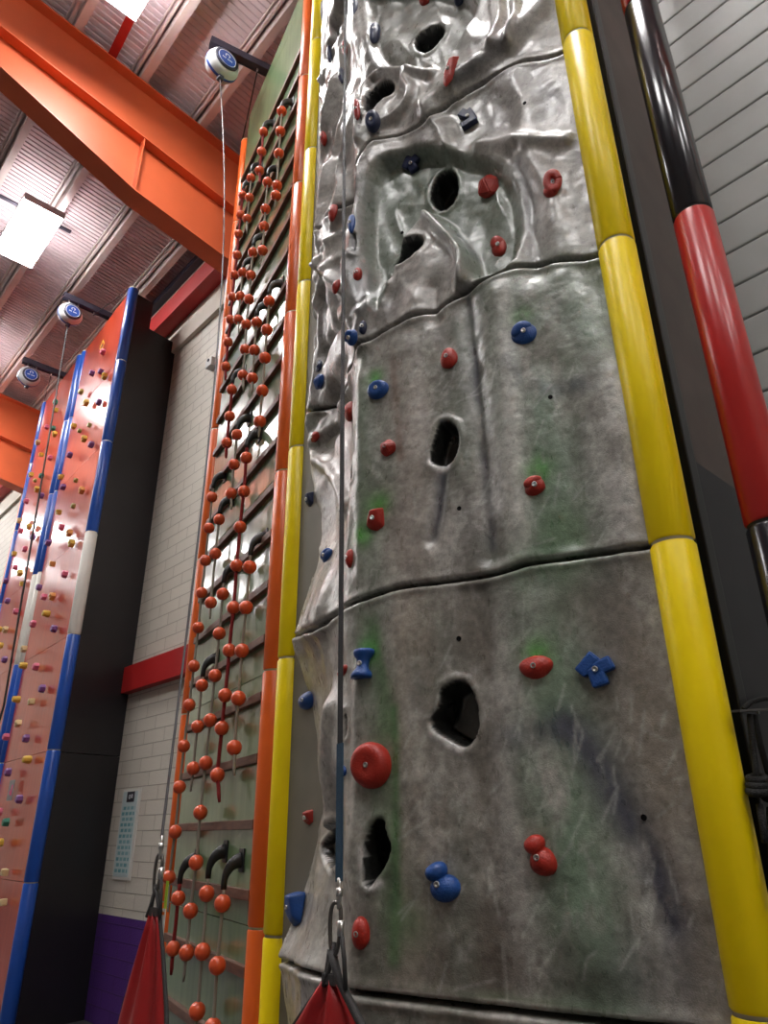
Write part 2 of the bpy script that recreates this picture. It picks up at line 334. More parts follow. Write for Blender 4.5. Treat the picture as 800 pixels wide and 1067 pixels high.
# ------------------------------------------------------------------ climbing panels
def boards(e, A, B, n, m, ztop=8.4, off=.0, step=1.2):
    """board children between plan points A,B ; n outward normal; origin at e.location"""
    A = np.array([*A, 0.]); B = np.array([*B, 0.]); t = B - A; L = np.linalg.norm(t); t /= L
    z = 0.
    while z < ztop - .01:
        h = min(step, ztop - z)
        bm = bmesh.new(); box(bm, (A + B) / 2 + n * (off - .011) + Z_ * (z + h / 2) - np.array(e.location), t, n, Z_, L / 2, .011, h / 2 - .0022, .0015)
        bm_obj('board', bm, M[m], e); z += h
gA, gB = np.array(POST['OT']), np.array(POST['OR'])
gt = np.array([*(gB - gA), 0.]); gt /= np.linalg.norm(gt); gn = np.array([gt[1], -gt[0], 0.])      # outward (towards camera left)
GO = .035                                                                          # panel face in front of post centres
ge = empty('ball_climbing_wall', ((gA + gB) / 2).tolist() + [0], label='tall green climbing panel with brown battens between two orange posts', cat='climbing panel')
boards(ge, gA + gt[:2] * .15, gB - gt[:2] * .0, gn, 'green_panel', 8.62, GO)
z = 1.018 - .3135 * 3
mid = np.array([*((gA + gB) / 2), 0.]); gL = np.linalg.norm(gB - gA)
while z < 7.85:
    bm = bmesh.new(); box(bm, mid + gt * .075 + gn * (GO + .016) + Z_ * z - np.array(ge.location), gt, gn, Z_, gL / 2 - .105, .016, .023, .003); bm_obj('batten', bm, M['batten'], ge); z += .3135
# back box of that tower
bm = bmesh.new(); box(bm, mid - gn * .1 + Z_ * 4.2 - np.array(ge.location), gt, gn, Z_, gL / 2 - .07, .02, 4.2); bm_obj('backing', bm, M['dark_side'], ge)
# strings of balls : (cord, hook px, balls px, end px, label)
STR = [
 ('grey', (298, 103), [(293.5, 116), (292, 137), (290.5, 160), (288.5, 193.5), (287.5, 204)], (286, 219), 'grey cord of five red balls hanging from the topmost horn at the right'),
 ('red', (279, 125), [(274.5, 137.5), (272.5, 158), (270.4, 178)], (271, 191), 'dark red cord of three balls hanging from the second highest horn'),
 ('grey', (266, 170), [(261.5, 185.5), (259.9, 206), (257.3, 228)], (257, 243), 'grey cord of three balls high on the panel left of the dark red one'),
 ('grey', (283, 174), [(278.6, 190), (276.5, 218), (275, 236), (273.4, 261)], (271, 275), 'grey cord of four balls starting beside the lower end of the topmost cord'),
 ('red', (256.5, 189), [(252.8, 203.6), (250.6, 224), (248.6, 244), (247, 266), (244.4, 286.5), (242, 309.4), (240, 333), (237.4, 356.6), (235.2, 382)], (234.7, 396), 'long dark red cord of nine balls running down beside the slender orange post'),
 ('grey', (268, 246), [(263.5, 263), (261.3, 287), (259.4, 312), (256.6, 338), (255.2, 364), (253, 391)], (253.6, 407), 'grey cord of six balls hanging below the end of the upper four ball cord'),
 ('grey', (257.8, 271), [(252.8, 284), (250.4, 308.6), (248, 333)], (248.7, 348), 'grey cord of three balls next to the long nine ball cord'),
 ('grey', (287, 292), [(280.3, 314), (278, 343.7), (275.9, 373), (273.2, 407), (270.7, 439)], (269.5, 456), 'grey cord of five balls nearest the right post in the middle of the panel'),
 ('grey', (272.5, 317), [(267.2, 336), (265, 365), (262.8, 394)], (262.8, 409), 'grey cord of three balls just right of the six ball cord'),
 ('red', (247.5, 386), [(241.4, 406), (239.2, 433.7), (236.2, 461.5)], (235.4, 477), 'dark red cord of three balls continuing below the slender post cord'),
 ('grey', (253.5, 437), [(246.8, 453), (243.8, 484), (241, 514.3)], (241, 531), 'grey cord of three balls left of the long dark red cord in mid panel'),
 ('red', (262, 452), [(256.5, 477), (254, 512), (250, 549.3), (246.6, 589.4), (243.2, 633), (238.9, 677.7), (234.6, 724.5), (231, 758.7), (226.5, 807.5)], (228.5, 835.5), 'long thick dark red cord of nine balls through the middle and lower panel'),
 ('grey', (228, 493), [(221, 518), (217.6, 550.3), (214, 584), (210, 617.8), (206.5, 654), (202, 694), (197.2, 734.5), (191.5, 777.5), (187, 820), (182.5, 866.8), (176, 914)], (175, 950), 'longest grey cord of eleven balls down the left edge of the panel'),
 ('grey', (235.5, 520), [(228.3, 541.3), (224.4, 577), (219.6, 628)], (218.5, 645), 'grey cord of three balls just right of the longest left cord'),
 ('grey', (240.5, 586), [(232, 619), (228.4, 660), (224, 704), (219, 750.5), (214.3, 795), (208.8, 846.5), (204.3, 898.6), (198.5, 949), (194.4, 992.6)], (191, 1023), 'grey cord of nine balls reaching down between the two low horns'),
 ('grey', (268, 561), [(260, 591), (256.3, 633), (252, 678), (248.3, 727.5), (244, 779)], (244, 808), 'grey cord of five balls nearest the right post in the lower half'),
 ('grey', (219, 688), [(210.3, 714), (205.8, 757), (201.3, 800.5)], (198.5, 825), 'grey cord of three balls under the lone horn in the lower left'),
 ('red', (196.5, 893), [(185.7, 935.8), (180.4, 988.4)], (178, 1016), 'dark red cord of two balls under the leftmost of three low horns'),
 ('grey', (226, 895), [(215.3, 931), (211, 991.6), (205.4, 1053.6)], (201, 1110), 'grey cord under the middle one of three low horns'),
 ('grey', (241, 905), [(231.8, 941.3), (226.4, 1006), (221.6, 1071)], (218, 1130), 'grey cord under the rightmost of three low horns'),
]
SO = .088
PG = np.array([*gB, 0.]) + gn * (GO + SO)
bmb = bmesh.new(); bmesh.ops.create_uvsphere(bmb, u_segments=24, v_segments=16, radius=.041)
ball_me = bpy.data.meshes.new('ball'); bmb.to_mesh(ball_me); bmb.free(); ball_me.materials.append(M['ball']); ball_me.polygons.foreach_set('use_smooth', [True] * len(ball_me.polygons))
for cord, hk, balls, end, lab in STR:
    pts = [hit(x, y, PG, gn) for x, y in balls]; pe = hit(*end, PG, gn)
    s0 = pts[0]; zc = proj(s0)[2]
    e = empty('ball_cord', s0, label=lab, cat='climbing cord', group='ball cords on the green climbing panel')
    O = s0
    # horn from panel to the cord top: mouth sits above the first ball
    hc = hit(*hk, np.array([*gB, 0.]) + gn * (GO + .07), gn)
    mouth = s0 + Z_ * max(.075, min(.12, (hc[2] - s0[2]) - .05))
    base = mouth - gn * (SO - .0) + Z_ * .085 + gt * .0
    bm = bmesh.new(); path = []; rr = []
    for i in range(11):
        a = i / 10 * PI / 2
        path.append(base + gn * SO * math.sin(a) - Z_ * .10 * (1 - math.cos(a)) - O); rr.append(.040 - .024 * min(1, (i / 10) * 1.15))
    path.append(path[-1] - Z_ * .03); rr.append(.015)
    tube(bm, path, rr, 14, flat=.6)
    box(bm, base + gn * .004 - O, gt, gn, Z_, .036, .004, .055, .003)
    bm_obj('horn', bm, M['horn'], e, True)
    bm = bmesh.new(); cp = [path[-1] + O] + pts + [pe]; full = []
    for a, b in zip(cp, cp[1:]):
        for k2 in range(4): full.append(a + (b - a) * k2 / 4 + gt * .003 * math.sin(k2 * 1.7 + a[2] * 9) - O)
    full.append(cp[-1] - O); rc = .011 if cord == 'red' else .0085
    tube(bm, full, [rc] * (len(full) - 1) + [rc * .7], 8); bm_obj('cord', bm, M['cord_' + cord], e, True)
    for p in pts:
        b = bpy.data.objects.new('ball', ball_me); C.objects.link(b); b.parent = e; b.location = tuple(p - O)
# orange/blue tower panels
def cpanel(A, B, lab, m='red_panel', top=8.4):
    A, B = np.array(A), np.array(B); e = empty('block_climbing_wall', ((A + B) / 2).tolist() + [0], label=lab, cat='climbing panel')
    boards(e, A, B, -n_, m, top, .03)
    bm = bmesh.new(); c = np.array([*((A + B) / 2), 0.]); t = np.array([*(B - A), 0.]); L = np.linalg.norm(t)
    box(bm, n_ * .12 + Z_ * 4.15, t / L, n_, Z_, L / 2 - .08, .02, 4.15); bm_obj('backing', bm, M['black_side'], e); return e
p1 = cpanel(POST['B1'], POST['B2'], 'orange-red climbing panel beside the tall black side wall')
p2 = cpanel(np.array(POST['B2']) + np.array((-.115, .10)), POST['B3'], 'orange-red climbing panel furthest left between blue posts')
# gold diamond emblem at the top of the first panel
PP1 = np.array([*POST['B1'], 0.]) - n_ * .03; PP2 = np.array([*(np.array(POST['B2']) + np.array((-.115, .10))), 0.]) - n_ * .03
c0 = hit(106.5, 360.6, PP1, n_); bm = bmesh.new(); hw, hh = .085, .11
for s in range(4):
    q = [(0, 1), (1, 0), (0, -1), (-1, 0)]; a, b = q[s], q[(s + 1) % 4]
    P = lambda c, k: c0 - n_ * .004 + u_ * c[0] * hw * k + Z_ * c[1] * hh * k
    quad(bm, [P(a, 1), P(b, 1), P(b, .72), P(a, .72)])
ob = bm_obj('emblem', bm, mat('gold_print', (.75, .5, .03), .4), p1); ob.matrix_parent_inverse = Matrix.Translation(-p1.location)
bm = bmesh.new(); lathe(bm, [(0, 0), (.024, 0), (.024, .003), (0, .003)], c0 - n_ * .004, -n_, 12); ob = bm_obj('emblem_centre', bm, M['ink_dark'], p1); ob.matrix_parent_inverse = Matrix.Translation(-p1.location)
# photo sticker low on the panel
c1 = hit(11.6, 823.5, PP1, n_); bm = bmesh.new(); box(bm, c1 - n_ * .003, u_, n_, Z_, .085, .002, .105)
ob = bm_obj('picture_sticker', bm, mat('grey_sticker', (.25, .24, .24), .4, var=.3, vscale=20), p1); ob.matrix_parent_inverse = Matrix.Translation(-p1.location)
bm = bmesh.new(); box(bm, c1 - n_ * .006 - u_ * .03, u_, n_, Z_, .022, .001, .055, 0)
box(bm, c1 - n_ * .006 - u_ * .0 - Z_ * .02, u_, n_, Z_, .03, .001, .02, 0)
ob = bm_obj('pink_picture', bm, mat('pink_print', (.8, .1, .25), .4), p1); ob.matrix_parent_inverse = Matrix.Translation(-p1.location)
# block holds
def block_mesh(kind):
    bm = bmesh.new()
    if kind == 0: lathe(bm, [(.046, 0), (.044, .045), (.032, .06), (0, .058)], (0, 0, 0), (0, 0, 1), 6)
    elif kind == 1:
        box(bm, (0, 0, .028), (1, 0, 0), (0, 1, 0), (0, 0, 1), .04, .032, .028, .01)
        box(bm, (.012, .01, .055), (1, 0, 0), (0, 1, 0), (0, 0, 1), .022, .018, .012, .005)
    else: lathe(bm, [(.040, 0), (.042, .02), (.036, .07), (.026, .082), (0, .08)], (0, 0, 0), (0, 0, 1), 9)
    me = bpy.data.meshes.new('block_hold'); bmesh.ops.recalc_face_normals(bm, faces=bm.faces[:]); bm.to_mesh(me); bm.free(); return me
BH = {}
H1 = [('pink', 109, 367.5), ('purple', 97.7, 389.6), ('purple', 107, 388), ('yellow', 111, 393), ('olive', 86, 409), ('yellow', 92, 420.5), ('purple', 105, 420), ('olive', 94.6, 443.6), ('yellow', 78.8, 445), ('olive', 84.3, 449.4), ('yellow', 90, 458), ('purple', 97, 464), ('purple', 74.7, 474.6),
 ('yellow', 65.6, 497.8), ('olive', 80.5, 501), ('purple', 67.7, 508), ('orange', 87.5, 511.7), ('olive', 77.9, 527.5), ('yellow', 63.3, 534.4), ('pink', 66, 550), ('orange', 74.7, 556), ('yellow', 77, 567), ('purple', 52.5, 566), ('orange', 57, 588), ('pink', 69.5, 598.8), ('purple', 42.8, 612.5), ('pink', 47.9, 622.5), ('orange', 57, 622), ('yellow', 51.5, 640), ('pink', 36.6, 650.6), ('purple', 58.5, 655.6), ('cream', 27.5, 676.6), ('yellow', 27.5, 694), ('pink', 39.6, 695), ('purple', 46.3, 717.8), ('yellow', 20.5, 729), ('cream', 35.4, 731.6), ('cream', 21.7, 754), ('pink', 8.7, 768), ('purple', 29.6, 769.6), ('yellow', 32, 791.6), ('purple', 11, 804.7), ('purple', 22.7, 832.8), ('pink', 1.5, 846), ('green', 8.8, 856.8), ('yellow', 2.8, 878), ('cream', 7.9, 908.8), ('cream', 6.5, 940)]
H2 = [('green', 59.4, 419.5), ('yellow', 60.2, 428), ('pink', 50.6, 445.6), ('green', 57, 447), ('yellow', 59, 453), ('cream', 41.5, 461.8), ('yellow', 45, 474.4), ('pink', 54, 477.6), ('yellow', 34.4, 495.4), ('green', 45, 496.5), ('olive', 37.8, 501), ('yellow', 40.6, 510.6), ('purple', 45, 517), ('pink', 29.3, 522.7), ('cream', 22.3, 543), ('yellow', 32.6, 549.5), ('pink', 23.7, 553.5), ('purple', 36, 560), ('pink', 27.8, 572.5), ('yellow', 16.8, 577.6), ('pink', 18, 591.5), ('yellow', 23, 597.5), ('purple', 8, 605.6), ('yellow', 25.5, 608.8), ('purple', 9.8, 626.5), ('pink', 18.4, 637.5), ('yellow', 1.5, 656), ('cream', 8, 656.5), ('yellow', 2.8, 672.8), ('purple', 6.9, 687.5)]
ORD = ['topmost', 'second', 'third', 'fourth', 'fifth', 'sixth', 'seventh', 'eighth', 'ninth', 'tenth', 'eleventh', 'twelfth', 'thirteenth']
mA = Matrix(((float(-u_[0]), 0, float(-n_[0]), 0), (float(-u_[1]), 0, float(-n_[1]), 0), (0, 1, 0, 0), (0, 0, 0, 1)))
cnt = {}
for hs, PP, where, gp in ((H1, PP1, 'on the panel beside the black wall', 'block holds on the nearer orange panel'), (H2, PP2, 'on the far left orange panel', 'block holds on the far left orange panel')):
    tot = {}
    for c, _, _ in hs: tot[c] = tot.get(c, 0) + 1
    for i, (c, x, y) in enumerate(hs):
        kd = {'yellow': 2 if y > 620 else 1, 'orange': 1, 'cream': 1}.get(c, 0)
        if (c, kd) not in BH: me = block_mesh(kd); me.materials.append(M['b_' + c]); BH[(c, kd)] = me
        P = hit(x, y, PP, n_); o = bpy.data.objects.new('block_hold', BH[(c, kd)]); C.objects.link(o)
        sc = .75 if c == 'olive' and y > 440 else 1.
        o.matrix_world = Matrix.Translation(V(P)) @ mA @ Matrix.Rotation((i * 2.4) % 1.1 - .5, 4, 'Z') @ Matrix.Scale(sc, 4)
        j = cnt.get((gp, c), 0); cnt[(gp, c)] = j + 1
        lab = ('only %s block hold %s' % (c, where)) if tot[c] == 1 else ('%s %s block hold %s' % (ORD[j] + ('' if j == 0 else ' highest'), c, where))
        setp(o, lab, 'climbing hold', gp)
# black side wall of the blue tower
e = empty('tower_side_wall', (POST['B1'][0], POST['B1'][1], 0), label='tall black side wall of the blue posted climbing tower running back to the block wall', cat='side wall')
E0 = np.array([*POST['B1'], 0.]) + n_ * .03
dd = hit(114.5, 860, nu(WALLN, 0), n_); E1 = np.array([dd[0], dd[1], 0.]); E1 = E1 - n_ * .01
t = E1 - E0; L = np.linalg.norm(t); t /= L; nn2 = np.array([t[1], -t[0], 0.])
for z0, z1 in ((0, 2.38), (2.386, 7.9)):
    bm = bmesh.new(); box(bm, (E0 + E1) / 2 + Z_ * (z0 + z1) / 2 - np.array(e.location), t, nn2, Z_, L / 2, .03, (z1 - z0) / 2, .004); bm_obj('board', bm, M['black_side'], e)
bm = bmesh.new(); box(bm, E0 + t * .14 + Z_ * 8.12 - np.array(e.location), t, nn2, Z_, .13, .03, .22, .004); bm_obj('upper_board', bm, M['black_side'], e)
# ------------------------------------------------------------------ auto belays on arms
def autobelay(px, py, Y, lab, panel_pt, post_xy, labarm, nrm):
    d = ray(px, py); P = np.array([0, 0, CZ]) + d * (Y / d[1]); ax = -u_
    e = empty('auto_belay', P, label=lab, cat='auto belay device', group='auto belay devices hung from the arms')
    bm = bmesh.new(); R = .165
    lathe(bm, [(0, -.10), (.10, -.10), (.135, -.085), (R, -.03), (R, .03), (.145, .075), (.12, .09), (0, .09)], (0, 0, 0), ax, 40); bm_obj('casing', bm, M['device_white'], e, True)
    bm = bmesh.new(); lathe(bm, [(R - .01, -.016), (R + .004, -.013), (R + .004, .013), (R - .01, .016)], (0, 0, 0), ax, 40); bm_obj('blue_band', bm, M['device_blue'], e, True)
    bm = bmesh.new(); lathe(bm, [(.10, .088), (.125, .092), (.125, .10), (.10, .104)], (0, 0, 0), ax, 40); lathe(bm, [(.10, .09), (.10, .1), (0, .1)], (0, 0, 0), ax, 40); bm_obj('rim', bm, M['device_dark'], e, True)
    bm = bmesh.new(); lathe(bm, [(.098, .098), (.096, .108), (0, .109)], (0, 0, 0), ax, 40); dsc = bm_obj('badge', bm, M['device_blue'], e, False)
    bm = bmesh.new(); x = np.cross(Z_, ax); cc = ax * .1095
    lathe(bm, [(.09, .1085), (.093, .1105), (.096, .1085)], (0, 0, 0), ax, 40)
    for k2 in range(8):
        if k2 == 3: continue
        box(bm, cc + x * (.014 * (k2 - 3.5)) - Z_ * .012, x, ax, Z_, .0045, .0006, .008)
    for k2 in range(9):
        a = -.6 + k2 * .55; box(bm, cc + x * .022 * math.cos(a) + Z_ * (.036 + .02 * math.sin(a)), x, ax, Z_, .006, .0006, .004)
    bm_obj('badge_lettering', bm, M['print_white'], dsc)
    bm = bmesh.new(); box(bm, -Z_ * (R + .01) + ax * 0, np.cross(Z_, ax), ax, Z_, .028, .03, .028, .01); bm_obj('outlet', bm, M['device_dark'], e)
    bm = bmesh.new()
    tube(bm, [n_ * -.05 + Z_ * .13, n_ * -.05 + Z_ * .235], .012, 8); tube(bm, [n_ * .08 + Z_ * .12, n_ * .08 + Z_ * .235], .012, 8); bm_obj('shackle', bm, M['metal'], e, True)
    # arm
    A = P + Z_ * .265 - nrm * .14; dn = ((panel_pt - A) @ nrm); Bp = A + nrm * (dn + .25)
    a = empty('support_arm', Bp, label=labarm, cat='support arm', group='dark steel arms over the climbing panels'); O = Bp
    bm = bmesh.new(); mid2 = (A + Bp) / 2; LL = np.linalg.norm(Bp - A); t3 = (Bp - A) / LL; sd = np.cross(Z_, t3)
    box(bm, mid2 + sd * .04 - O, t3, sd, Z_, LL / 2, .003, .045); box(bm, mid2 - sd * .04 - O, t3, sd, Z_, LL / 2, .003, .045); box(bm, mid2 + Z_ * .042 - O, t3, sd, Z_, LL / 2, .043, .003); box(bm, mid2 - Z_ * .03 - O, t3, sd, Z_, LL / 2, .043, .003)
    bm_obj('channel', bm, M['arm'], a)
    bm = bmesh.new(); jj = A + t3 * (dn - .12) - Z_ * .05; tube(bm, [jj - O, jj - Z_ * .05 - O], .01, 8); bm_obj('eye_bolt', bm, M['metal'], a, True)
    pt = np.array([post_xy[0], post_xy[1], 8.40]); bm = bmesh.new()
    for s in (-1, 1): tube(bm, [jj - Z_ * .05 + gt * .01 * s - O, pt + gt * .02 * s - n_ * .05 - O], .005, 6)
    bm_obj('stay_cable', bm, M['black_trim'], a)
    return P
D1 = autobelay(231, 69, 4.6, 'white auto belay device with blue badge above the green ball panel', mid, POST['OT'], 'dark steel arm above the green ball panel holding a white device', -gn)
D2 = autobelay(73, 328, 8.05, 'white auto belay device right above the orange panel beside the black wall', PP1, POST['B1'], 'dark steel arm over the orange panel beside the black side wall', n_)
D3 = autobelay(30, 393, 9.45, 'white auto belay device furthest left above the far orange panel', PP2, POST['B3'], 'dark steel arm over the far left orange panel', n_)
# small items on D2's line
bm = bmesh.new(); e1 = hit(4, 735, PP2 - n_ * .7, n_); a0 = D2 - Z_ * .2
tube(bm, [a0, a0 + (e1 - a0) * .5, e1, np.array([e1[0] - .3, e1[1] + .1, .1])], .010, 6); setp(bm_obj('belay_strap', bm, M['strap_black'], None, True), 'black belay line crossing the far left orange panel', 'belay line')
# ------------------------------------------------------------------ lamps
def lamp(n, u, lab, first=[None]):
    z = 9.0
    if first[0] is None:
        e = empty('high_bay_lamp', nu(n, u, z), label=lab, cat='lamp', group='high bay lamps under the roof'); first[0] = e
        bm = bmesh.new(); box(bm, Z_ * .05, u_, n_, Z_, .6, .26, .035, .015); box(bm, Z_ * .10, u_, n_, Z_, .35, .09, .02, .005); bm_obj('housing', bm, M['lamp_case'], e)
        for s in (-1, 1):
            bm = bmesh.new(); box(bm, n_ * .13 * s, u_, n_, Z_, .57, .115, .018, .008); bm_obj('diffuser', bm, M['lamp'], e)
        for s in (-1, 1):
            bm = bmesh.new(); box(bm, u_ * .605 * s, u_, n_, Z_, .004, .25, .035); bm_obj('end_plate', bm, M['lamp_case'], e)
            bm = bmesh.new(); box(bm, n_ * .2 * s + Z_ * .09, u_, n_, Z_, .55, .035, .004); bm_obj('added_uplight_strip', bm, M['added_uplight'], e)  # glowing strips added above the housing to lift the dark deck
        bm = bmesh.new()
        for s in (-1, 1): tube(bm, [u_ * .3 * s + Z_ * .1, u_ * .3 * s + Z_ * .36], .006, 6)
        bm_obj('hanger', bm, M['metal'], e); 
        bm = bmesh.new(); box(bm, Z_ * .37, n_, u_, Z_, .5, .025, .012); bm_obj('hanging_rail', bm, M['arm'], e)
        return e
    e = first[0].copy(); C.objects.link(e); e.location = tuple(nu(n, u, z)); e['label'] = lab
    for ch in first[0].children:
        c = ch.copy(); C.objects.link(c); c.parent = e
    return e
lamp(1.44, 8.50, 'bright rectangular high bay lamp hanging below the orange rafter at the left')
lamp(1.02, 4.30, 'bright rectangular high bay lamp cut by the top of the picture')
kk = 0
RW = ['nearest', 'second', 'third', 'last']; CL = ['before', 'beside', 'beyond', 'well beyond']
for n in (1.36, -1.9):  # second row is added out of view to brighten the rock face
    for u in (-5.8, -2.25, 1.0, 4.6, 8.4, 12.0, 15.5, 19.0, 22.5):
        if n > 1 and u in (4.6, 8.4) or (n < 1 and u in (4.6,)): continue
        kk += 1
        lamp(n, u, '%s high bay lamp of the %s row out from the block wall' % (['first', 'second', 'third', 'fourth', 'fifth', 'sixth', 'seventh', 'eighth', 'last'][(-5.8, -2.25, 1.0, 4.6, 8.4, 12.0, 15.5, 19.0, 22.5).index(u)], {1.36: 'closest', -1.9: 'added unseen'}[n]))
# ------------------------------------------------------------------ poster on the block wall
PW = nu(WALLN - .012, 0)
tl, bl, tr, br_ = [hit(*q, PW, n_) for q in ((129, 823), (117.5, 916), (147, 822), (134.5, 917))]
cu = (tl @ u_ + bl @ u_ + tr @ u_ + br_ @ u_) / 4; hu = abs(tl @ u_ - tr @ u_) / 2; z0, z1 = bl[2], tl[2]
e = empty('wall_poster', nu(WALLN, cu, (z0 + z1) / 2), label='pale blue poster with dark picture header on the cream block wall', cat='poster'); O = np.array(e.location)
bm = bmesh.new(); box(bm, nu(WALLN - .008, cu, (z0 + z1) / 2) - O, u_, n_, Z_, hu, .006, (z1 - z0) / 2); bm_obj('backing_board', bm, M['poster_back'], e)
bm = bmesh.new(); box(bm, nu(WALLN - .016, cu + .015, (z0 + z1) / 2) - O, u_, n_, Z_, hu - .035, .002, (z1 - z0) / 2 - .025); bm_obj('sheet', bm, M['poster'], e)
bm = bmesh.new(); box(bm, nu(WALLN - .019, cu, z1 - .075) - O, u_, n_, Z_, .085, .001, .05); bm_obj('header_picture', bm, M['ink_dark'], e)
bm = bmesh.new(); lathe(bm, [(.012, 0), (.022, .0), (.022, .0012), (.012, .0012)], nu(WALLN - .0202, cu + .02, z1 - .075) - O, -n_, 16); lathe(bm, [(.008, 0), (.02, .0), (.02, .0012), (.008, .0012)], nu(WALLN - .0202, cu - .03, z1 - .07) - O, -n_, 16); bm_obj('header_lettering', bm, M['print_white'], e)
bm = bmesh.new(); zc_ = z1 - .15 - .33; box(bm, nu(WALLN - .0188, cu + .015, (z0 + z1) / 2 - .06) - O, u_, n_, Z_, hu - .06, .0006, (z1 - z0) / 2 - .10)
m_ = bpy.data.materials.new('poster_text_print'); m_.use_nodes = True; nt = m_.node_tree; b_ = nt.nodes['Principled BSDF']
tcn = nt.nodes.new('ShaderNodeTexCoord'); mpn = nt.nodes.new('ShaderNodeMapping'); nt.links.new(tcn.outputs['UV'], mpn.inputs[0])
brn = nt.nodes.new('ShaderNodeTexBrick'); nt.links.new(mpn.outputs[0], brn.inputs['Vector']); brn.offset = .3; brn.inputs['Scale'].default_value = 1
brn.inputs['Brick Width'].default_value = .085; brn.inputs['Row Height'].default_value = .052; brn.inputs['Mortar Size'].default_value = .014; brn.inputs['Mortar Smooth'].default_value = .5
brn.inputs['Color1'].default_value = (.10, .30, .33, 1); brn.inputs['Color2'].default_value = (.22, .42, .44, 1); brn.inputs['Mortar'].default_value = (.50, .60, .60, 1)
nt.links.new(brn.outputs[0], b_.inputs['Base Color']); M['text'] = m_
ob = bm_obj('printed_text', bm, m_, e); uvl = ob.data.uv_layers.new(name='UVMap')
for l in ob.data.loops:
    p = np.array(ob.data.vertices[l.vertex_index].co); uvl.data[l.index].uv = (float(p @ u_), float(p[2]))
# small grey box on the wall
P = hit(224.5, 381, nu(WALLN, 0), n_); 
e = empty('wall_sensor', P, label='small grey sensor box high on the cream block wall left of the green panel', cat='sensor'); O = P
bm = bmesh.new(); box(bm, -n_ * .05, u_, n_, Z_, .07, .05, .06, .01); bm_obj('casing', bm, M['device_white'], e)
bm = bmesh.new(); lathe(bm, [(.02, 0), (.02, .012), (0, .014)], -n_ * .1 + Z_ * .03, -n_, 12); bm_obj('lens', bm, M['device_dark'], e)
# ------------------------------------------------------------------ rock wall
RY = np.array(POST['RY']); tf = np.array([-math.sin(math.radians(59.8)), math.cos(math.radians(59.8))])
S1 = 1.155; Q = RY + tf * S1
E_ = np.array([-.372, 3.40]); tl_ = (E_ - Q); S2 = np.linalg.norm(tl_); tl_ /= S2
SMAX = S1 + S2
NF = np.array([-tf[1], tf[0], 0.]); NF = NF if NF @ np.array([Q[0], Q[1], 0]) < 0 else -NF
NL = np.array([-tl_[1], tl_[0], 0.])
def plan(s):
    s = np.asarray(s, float)[..., None]
    return np.where(s < S1, RY + tf * s, Q + tl_ * (s - S1))
def smoothplan(s, w=.06):
    acc = 0
    for k2 in range(-4, 5): acc = acc + plan(np.asarray(s) + w * k2 / 4)
    return acc / 9
def nrm(s):
    a = smoothplan(np.asarray(s) + .004); b = smoothplan(np.asarray(s) - .004); t = a - b; t = t / np.linalg.norm(t, axis=-1, keepdims=True)
    return np.stack([-t[..., 1], t[..., 0]], -1)
def ridge_x(y): return 384 - (384 - 362) * (y + 1117) / 1987.
def Mp(x, y, side=None):
    left = side == 'L' or (side is None and x < ridge_x(y))
    if left: P = hit(x, y, [*Q, 0], NL); return S1 + (P[:2] - Q) @ tl_, P[2]
    P = hit(x, y, [*Q, 0], NF); return (P[:2] - RY) @ tf, P[2]
DS = .0068; ns_ = int(SMAX / DS) + 1; ZT = 8.3; nz_ = int(ZT / DS) + 1
sg = np.linspace(0.0, SMAX, ns_); zg = np.linspace(0, ZT, nz_); S, Zg = np.meshgrid(sg, zg)      # (nz,ns)
# value noise
def vnoise(x, y, seed):
    r = np.random.default_rng(seed); T = r.random((256, 256)); xi = np.floor(x).astype(int); yi = np.floor(y).astype(int); fx = x - xi; fy = y - yi
    fx = fx * fx * fx * (fx * (fx * 6 - 15) + 10); fy = fy * fy * fy * (fy * (fy * 6 - 15) + 10)
    g = lambda a, b: T[a & 255, b & 255]
    return (g(xi, yi) * (1 - fx) + g(xi + 1, yi) * fx) * (1 - fy) + (g(xi, yi + 1) * (1 - fx) + g(xi + 1, yi + 1) * fx) * fy
def fbm(x, y, seed, o=4, g=.5):
    a = 1; t = 0; n = 0
    for k2 in range(o): t = t + a * (vnoise(x * 2 ** k2, y * 2 ** k2, seed + k2) - .5); n += a; a *= g
    return t / n * 2
def sst(x): x = np.clip(x, 0, 1); return x * x * (3 - 2 * x)
def pl_dist(pts):
    """distance to polyline in (s,z)"""
    best = np.full(S.shape, 1e9)
    for (a, b) in zip(pts, pts[1:]):
        a = np.array(a); b = np.array(b); d = b - a; L2 = d @ d + 1e-12
        t = np.clip(((S - a[0]) * d[0] + (Zg - a[1]) * d[1]) / L2, 0, 1)
        best = np.minimum(best, np.hypot(S - a[0] - t * d[0], Zg - a[1] - t * d[1]))
    return best
def inside(pts):
    c = np.zeros(S.shape, bool); n = len(pts)
    for i in range(n):
        (x0, y0), (x1, y1) = pts[i], pts[(i + 1) % n]
        cond = ((y0 > Zg) != (y1 > Zg)) & (S < (x1 - x0) * (Zg - y0) / (y1 - y0 + 1e-12) + x0); c ^= cond
    return c
def sdf(pts):
    d = pl_dist(list(pts) + [pts[0]]); return np.where(inside(pts), -d, d)
def smooth_closed(pts, it=2):
    for _ in range(it):
        q = []
        for i in range(len(pts)):
            a = np.array(pts[i]); b = np.array(pts[(i + 1) % len(pts)]); q += [tuple(a * .75 + b * .25), tuple(a * .25 + b * .75)]
        pts = q
    return pts
def smooth_open(pts, it=2):
    for _ in range(it):
        q = [pts[0]]
        for a, b in zip(pts, pts[1:]): a = np.array(a); b = np.array(b); q += [tuple(a * .75 + b * .25), tuple(a * .25 + b * .75)]
        pts = q + [pts[-1]]
    return pts
def PX(l, side=None, it=2, closed=False):
    p = [Mp(x, y, side) for x, y in l]; return smooth_closed(p, it) if closed else smooth_open(p, it)
